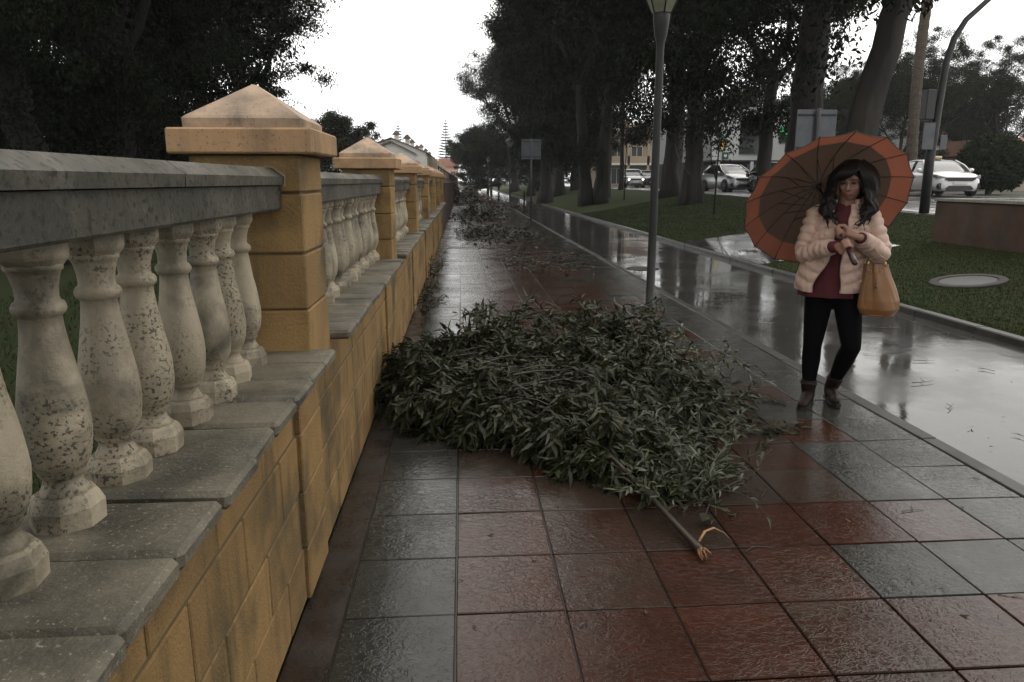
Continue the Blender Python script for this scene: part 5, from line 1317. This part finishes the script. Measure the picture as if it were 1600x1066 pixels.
# quilted jacket: two front panels open over the shirt, diagonal quilting
def quilt(t, a, z):
    s_ = 1 if a < math.pi else -1; aa = a if a < math.pi else 2 * math.pi - a
    ph = (z + .055 * math.cos(aa * 1.4) * (1 if z < 1.15 else -.8)) / .070
    return .017 * abs(math.sin(math.pi * ph)) ** .65 + .0025 * math.sin(31 * a + z * 60) - .004
op = [(.30, .50)]
rings = interp([(-.028, .03, .835, .205, .158), (-.026, .03, .855, .212, .162), (-.024, .03, .93, .200, .154), (-.012, .03, 1.03, .182, .142), (.004, .03, 1.15, .184, .145), (.012, .03, 1.24, .172, .130), (.014, .035, 1.31, .145, .110), (.02, .035, 1.355, .100, .086), (.024, .035, 1.385, .078, .074)], 90)
def jacket_side(sgn):
    V = []; n_ = 60; nn = n_ + 1; m_ = len(rings); F = []
    for layer in (0, 1):
        for i, (cx, cy, z, rx, ry) in enumerate(rings):
            t = i / (m_ - 1)
            gap = ((.42 - .18 * smoothstep((z - .84) / .18) + .42 * smoothstep((z - 1.27) / .12)) if sgn > 0 else (.50 - .34 * smoothstep((z - .84) / .2) + .55 * smoothstep((z - 1.26) / .12)))
            if sgn > 0: gap = gap * .55 + .10
            for k in range(nn):
                a = gap + (math.pi - gap) * k / n_; A = a if sgn > 0 else 2 * math.pi - a
                sx, cy_ = math.sin(A), -math.cos(A); q = (abs(sx) ** 2.3 + abs(cy_) ** 2.3) ** (-1 / 2.3); off = (quilt(t, A, z) if layer == 0 else -.010)
                edge = math.exp(-((a - gap) / .06) ** 2); off = off * (1 - edge) + (.006 if layer == 0 else -.006) * edge if layer == 0 else off
                hem = -.030 * smoothstep((.87 - z) / .04) * (math.cos(a) * .5 + .5) if sgn < 0 else -.022 * smoothstep((.87 - z) / .04)
                V.append((cx + sx * q * (rx + off), cy + cy_ * q * (ry + off), z + hem))
    L0 = m_ * nn
    for i in range(m_ - 1):
        for k in range(n_):
            a_, b_, c_, d_ = i * nn + k, i * nn + k + 1, (i + 1) * nn + k + 1, (i + 1) * nn + k
            F.append((a_, b_, c_, d_)); F.append((L0 + d_, L0 + c_, L0 + b_, L0 + a_))
        for k in (0, n_): F.append((i * nn + k, (i + 1) * nn + k, L0 + (i + 1) * nn + k, L0 + i * nn + k))
    for i in (0, m_ - 1):
        for k in range(n_): F.append((i * nn + k, i * nn + k + 1, L0 + i * nn + k + 1, L0 + i * nn + k))
    b = MB(); b.add(V, F, 0, True); return b
for sgn in (-1, 1): jacket_side(sgn).build('jacket_half', 'jacket_pink', W)
q = MB(); q.tube([(.024 + .088 * math.sin(a), .035 - .082 * math.cos(a), 1.392 + .018 * (1 - math.cos(a)) * .5) for a in [.75 + (2 * math.pi - 1.5) * k / 24 for k in range(25)]], .020, 8); q.build('collar', 'jacket_pink', W)
# puffed sleeves
def sleeve(sh, el, wr, r0, r1, r2, nm):
    ix = 1 if sh.x < 0 else -1
    pts = catmull([sh + V3((.055 * ix, 0, .032)), sh + V3((-.004 * ix, 0, .004)), sh.lerp(el, .45) + V3((-.012 if sh.x < 0 else .012, .005, 0)), el + V3((-.012 if sh.x < 0 else .012, .012, -.012)), el.lerp(wr, .5) + V3((0, 0, -.006)), wr], 16); n_ = len(pts); rs = []
    L_ = [0]
    for i in range(1, n_): L_.append(L_[-1] + (pts[i] - pts[i - 1]).length)
    for i in range(n_):
        t = L_[i] / L_[-1]; r = r0 + (r1 - r0) * min(1, t / .5) if t < .5 else r1 + (r2 - r1) * (t - .5) / .5
        r *= .45 + .55 * smoothstep(t / .14)
        rs.append(r + .013 * abs(math.sin(math.pi * L_[i] / .054)) ** .65 - .003 - (.004 if i > n_ - 3 else 0))
    b = MB(); b.tube(pts, rs, 22)
    gg = random.Random(nm)
    for i in range(len(b.v)):
        v = V3(b.v[i]); b.v[i] = tuple(v + V3((.0028 * math.sin(v.z * 90 + v.x * 40), .0028 * math.sin(v.x * 80 + v.z * 30), .0022 * math.sin(v.y * 85 + v.x * 50))))
    b.build('sleeve', 'jacket_pink', W)
wrRc = wrR.lerp(elR, .12); wrLc = wrL.lerp(elL, .05)
sleeve(shR, elR, wrRc, .060, .058, .044, 1); sleeve(shL, elL, wrLc, .060, .060, .046, 2)
for wr, el, gp in ((wrR, elR, gR), (wrL, elL, gL)):
    d_ = (wr - el).normalized(); a = wr.lerp(el, .14 if wr is wrR else .08); q = MB(); q.tube([a, a + d_ * (.052 if wr is wrR else .020)], [.038, .036], 18); q.build('shirt_cuff', 'shirt_red', W)
# sunglasses / tie of the shirt: a pale lapel edge at the collar
q = MB(); q.tube(catmull([(-.045, -.045, 1.375), (-.048, -.085, 1.33), (-.036, -.108, 1.28), (-.020, -.118, 1.235)], 5), [.010] * 5 + [.008] * 6 + [.006] * 5, 6, flat=.5); q.build('lapel', 'jacket_pink', W)

# ------------------------------------------------------------------ umbrella, sixteen ribs
U = empty('umbrella', WO, -WA, 'open brown umbrella with orange border and sixteen ribs, held over the woman', 'umbrella')
xu, yu, zu = rot_to(UA); RAD, DEP, NR = .535, .185, 16
def cpt(a, r, mid=0.0):
    """point of the canopy: a angle, r 0..1, mid 0 on a rib, 1 half-way between two ribs"""
    rr = RAD * r * (1 - .035 * mid * r ** 3); dz = -DEP * (1 - math.cos(r * 1.25)) / (1 - math.cos(1.25)) - .010 * mid * r * (1 - .3 * r)
    return HUB + (xu * math.cos(a) + yu * math.sin(a)) * rr + zu * dz
for k in range(NR):
    for nm, m_, r0, r1, ns in (('panel', 'umb_brown', .03, .79, 9), ('border_panel', 'umb_orange', .79, 1.0, 4)):
        V = []; F = []; na = 6
        for i in range(ns + 1):
            r = r0 + (r1 - r0) * i / ns
            for j in range(na + 1):
                s_ = j / na; V.append(cpt((k + s_) * 2 * math.pi / NR, r, math.sin(math.pi * s_)))
        for i in range(ns):
            for j in range(na): a_ = i * (na + 1) + j; F.append((a_, a_ + 1, a_ + na + 2, a_ + na + 1))
        b = MB(); b.add(V, F, 0, True); b.build(nm, m_, U)
    a = k * 2 * math.pi / NR
    rib = MB(); rib.tube([cpt(a, r) - zu * .005 for r in [.02 + .98 * q / 10 for q in range(11)]], .0028, 5); rb = rib.build('rib', 'umb_metal', U)
    q = MB(); tp = cpt(a, 1.0); q.tube([tp - zu * .004, tp + (tp - HUB).normalized() * .010], [.004, .003], 6); q.build('rib_tip', 'umb_metal', rb)
    st = MB(); st.tube([HUB - UA * .235, cpt(a, .50) - zu * .007], .0026, 5); st.build('stretcher', 'umb_metal', U)
q = MB(); q.tube([cpt((k + s_) * 2 * math.pi / NR, 1.0, math.sin(math.pi * s_)) - zu * .001 for k in range(NR) for s_ in (0, .25, .5, .75)] + [cpt(0, 1)], .0028, 4, caps=False); q.build('hem', 'umb_metal', U)
MB().tube([HND + UA * .02, HUB + UA * .05], .0065, 10).build('shaft', 'umb_metal', U)
MB().tube([HUB + UA * .04, HUB + UA * .09], [.008, .003], 10).build('ferrule', 'umb_metal', U)
MB().tube([HUB - UA * .250, HUB - UA * .225], [.015, .015], 12).build('runner', 'umb_metal', U)
MB().tube([HUB - UA * .03, HUB - UA * .004], [.014, .018], 12).build('crown_notch', 'umb_metal', U)
MB().tube([HND + UA * t for t in (-.03, -.02, .02, .09, .125)], [.008, .0165, .0185, .0155, .012], 14).build('handle', 'umb_handle', U)
# small wrist loop
# ------------------------------------------------------------------ handbag hanging from the left forearm
BG = empty('handbag', WO, -WA, 'tan leather bucket handbag hanging from the woman\'s forearm', 'handbag')
bc = V3((.272, -.11, 0))
keys = [(.0, 0, .690, .060, .045), (.0, 0, .694, .098, .068), (.002, 0, .730, .118, .080), (.0, 0, .785, .116, .078), (-.010, 0, .86, .098, .066), (-.024, 0, .94, .074, .050), (-.034, 0, 1.000, .062, .036), (-.036, 0, 1.015, .060, .034)]
rg = interp(keys, 34); rg = [(bc.x + a, bc.y + b_, z, rx, ry) for a, b_, z, rx, ry in rg]
def bagb(t, a, z): return (.010 * math.cos(7 * a + .6) * smoothstep((t - .35) / .6) + .006 * math.sin(4 * a + z * 9) - .014 * math.exp(-((a - .9) / .16) ** 2) * smoothstep((z - .74) / .1) - .012 * math.exp(-((a - 5.7) / .2) ** 2) * smoothstep((z - .72) / .1))
loft(rg, 'bag_body', 'bag_leather', BG, n=72, bulge=bagb, thick=.005, exp=2.6)
MB().lathe([(.95, 0), (1.0, .01), (.95, .02)], n=30, M=Matrix.Translation((bc.x, bc.y, .684)) @ Matrix.Diagonal((.098, .070, .6, 1))).build('bag_base', 'bag_leather', BG)
MB().lathe([(.9, 0), (.9, .004)], n=24, M=Matrix.Translation((bc.x - .035, bc.y, .992)) @ Matrix.Diagonal((.062, .034, 1, 1))).build('bag_lining', 'bag_dark', BG)
q = MB(); q.tube([(bc.x - .036 + .064 * math.sin(a), bc.y - .040 * math.cos(a), .968 + .004 * math.sin(3 * a)) for a in [k * 6.2832 / 30 for k in range(31)]], .0035, 6, caps=False); q.build('drawstring', 'bag_dark', BG)
q = MB(); q.tube([(bc.x - .032, bc.y - .055, .965), (bc.x - .030, bc.y - .066, .92), (bc.x - .028, bc.y - .072, .88)], .003, 6); q.tube([(bc.x - .028, bc.y - .072, .888), (bc.x - .027, bc.y - .074, .868)], [.008, .007], 8); q.build('tassel', 'bag_dark', BG)
for dx in (-.068, -.004): q = MB(); q.tube([(bc.x + dx + .008 * math.cos(a), bc.y - .040, .968 + .008 * math.sin(a)) for a in [k * 6.2832 / 12 for k in range(13)]], .002, 5); q.build('eyelet', 'gold', BG)
fa = elL.lerp(wrL, .45)
for s_ in (-1, 1):
    q = MB(); q.tube(catmull([(bc.x - .036 + s_ * .050, bc.y - .012, 1.0), (bc.x - .030 + s_ * .046, bc.y - .02, 1.045), (fa.x + .045, fa.y - .050 * s_ - .01, 1.085), (fa.x + .005 * s_, fa.y - .052 * s_, 1.155), (fa.x, fa.y, 1.212)], 6), [.006] * 25, 8, flat=.4); q.build('strap', 'bag_leather', BG)
    q = MB(); q.tube([(bc.x - .036 + s_ * .050, bc.y - .014, 1.0), (bc.x - .034 + s_ * .048, bc.y - .02, 1.03)], .007, 8); q.build('strap_clasp', 'gold', BG)
# ================================================================== HAZE: thin rain in the air
hz = MB().box((-80, -50, -1.2), (90, 300, 26)).mesh('haze', 'mortar'); hz.materials.clear()
hm = bpy.data.materials.new('haze'); hm.use_nodes = True; ht = hm.node_tree; ht.nodes.clear()
ho = N(ht, 'ShaderNodeOutputMaterial'); pv = N(ht, 'ShaderNodeVolumePrincipled'); pv.inputs['Color'].default_value = (.92, .96, 1, 1); pv.inputs['Density'].default_value = .00045
ht.links.new(pv.outputs[0], ho.inputs['Volume']); hz.materials.append(hm)
o = obj('haze', hz); o['kind'] = 'stuff'; o['label'] = 'thin grey rain haze in the air along the street'; o['category'] = 'haze'
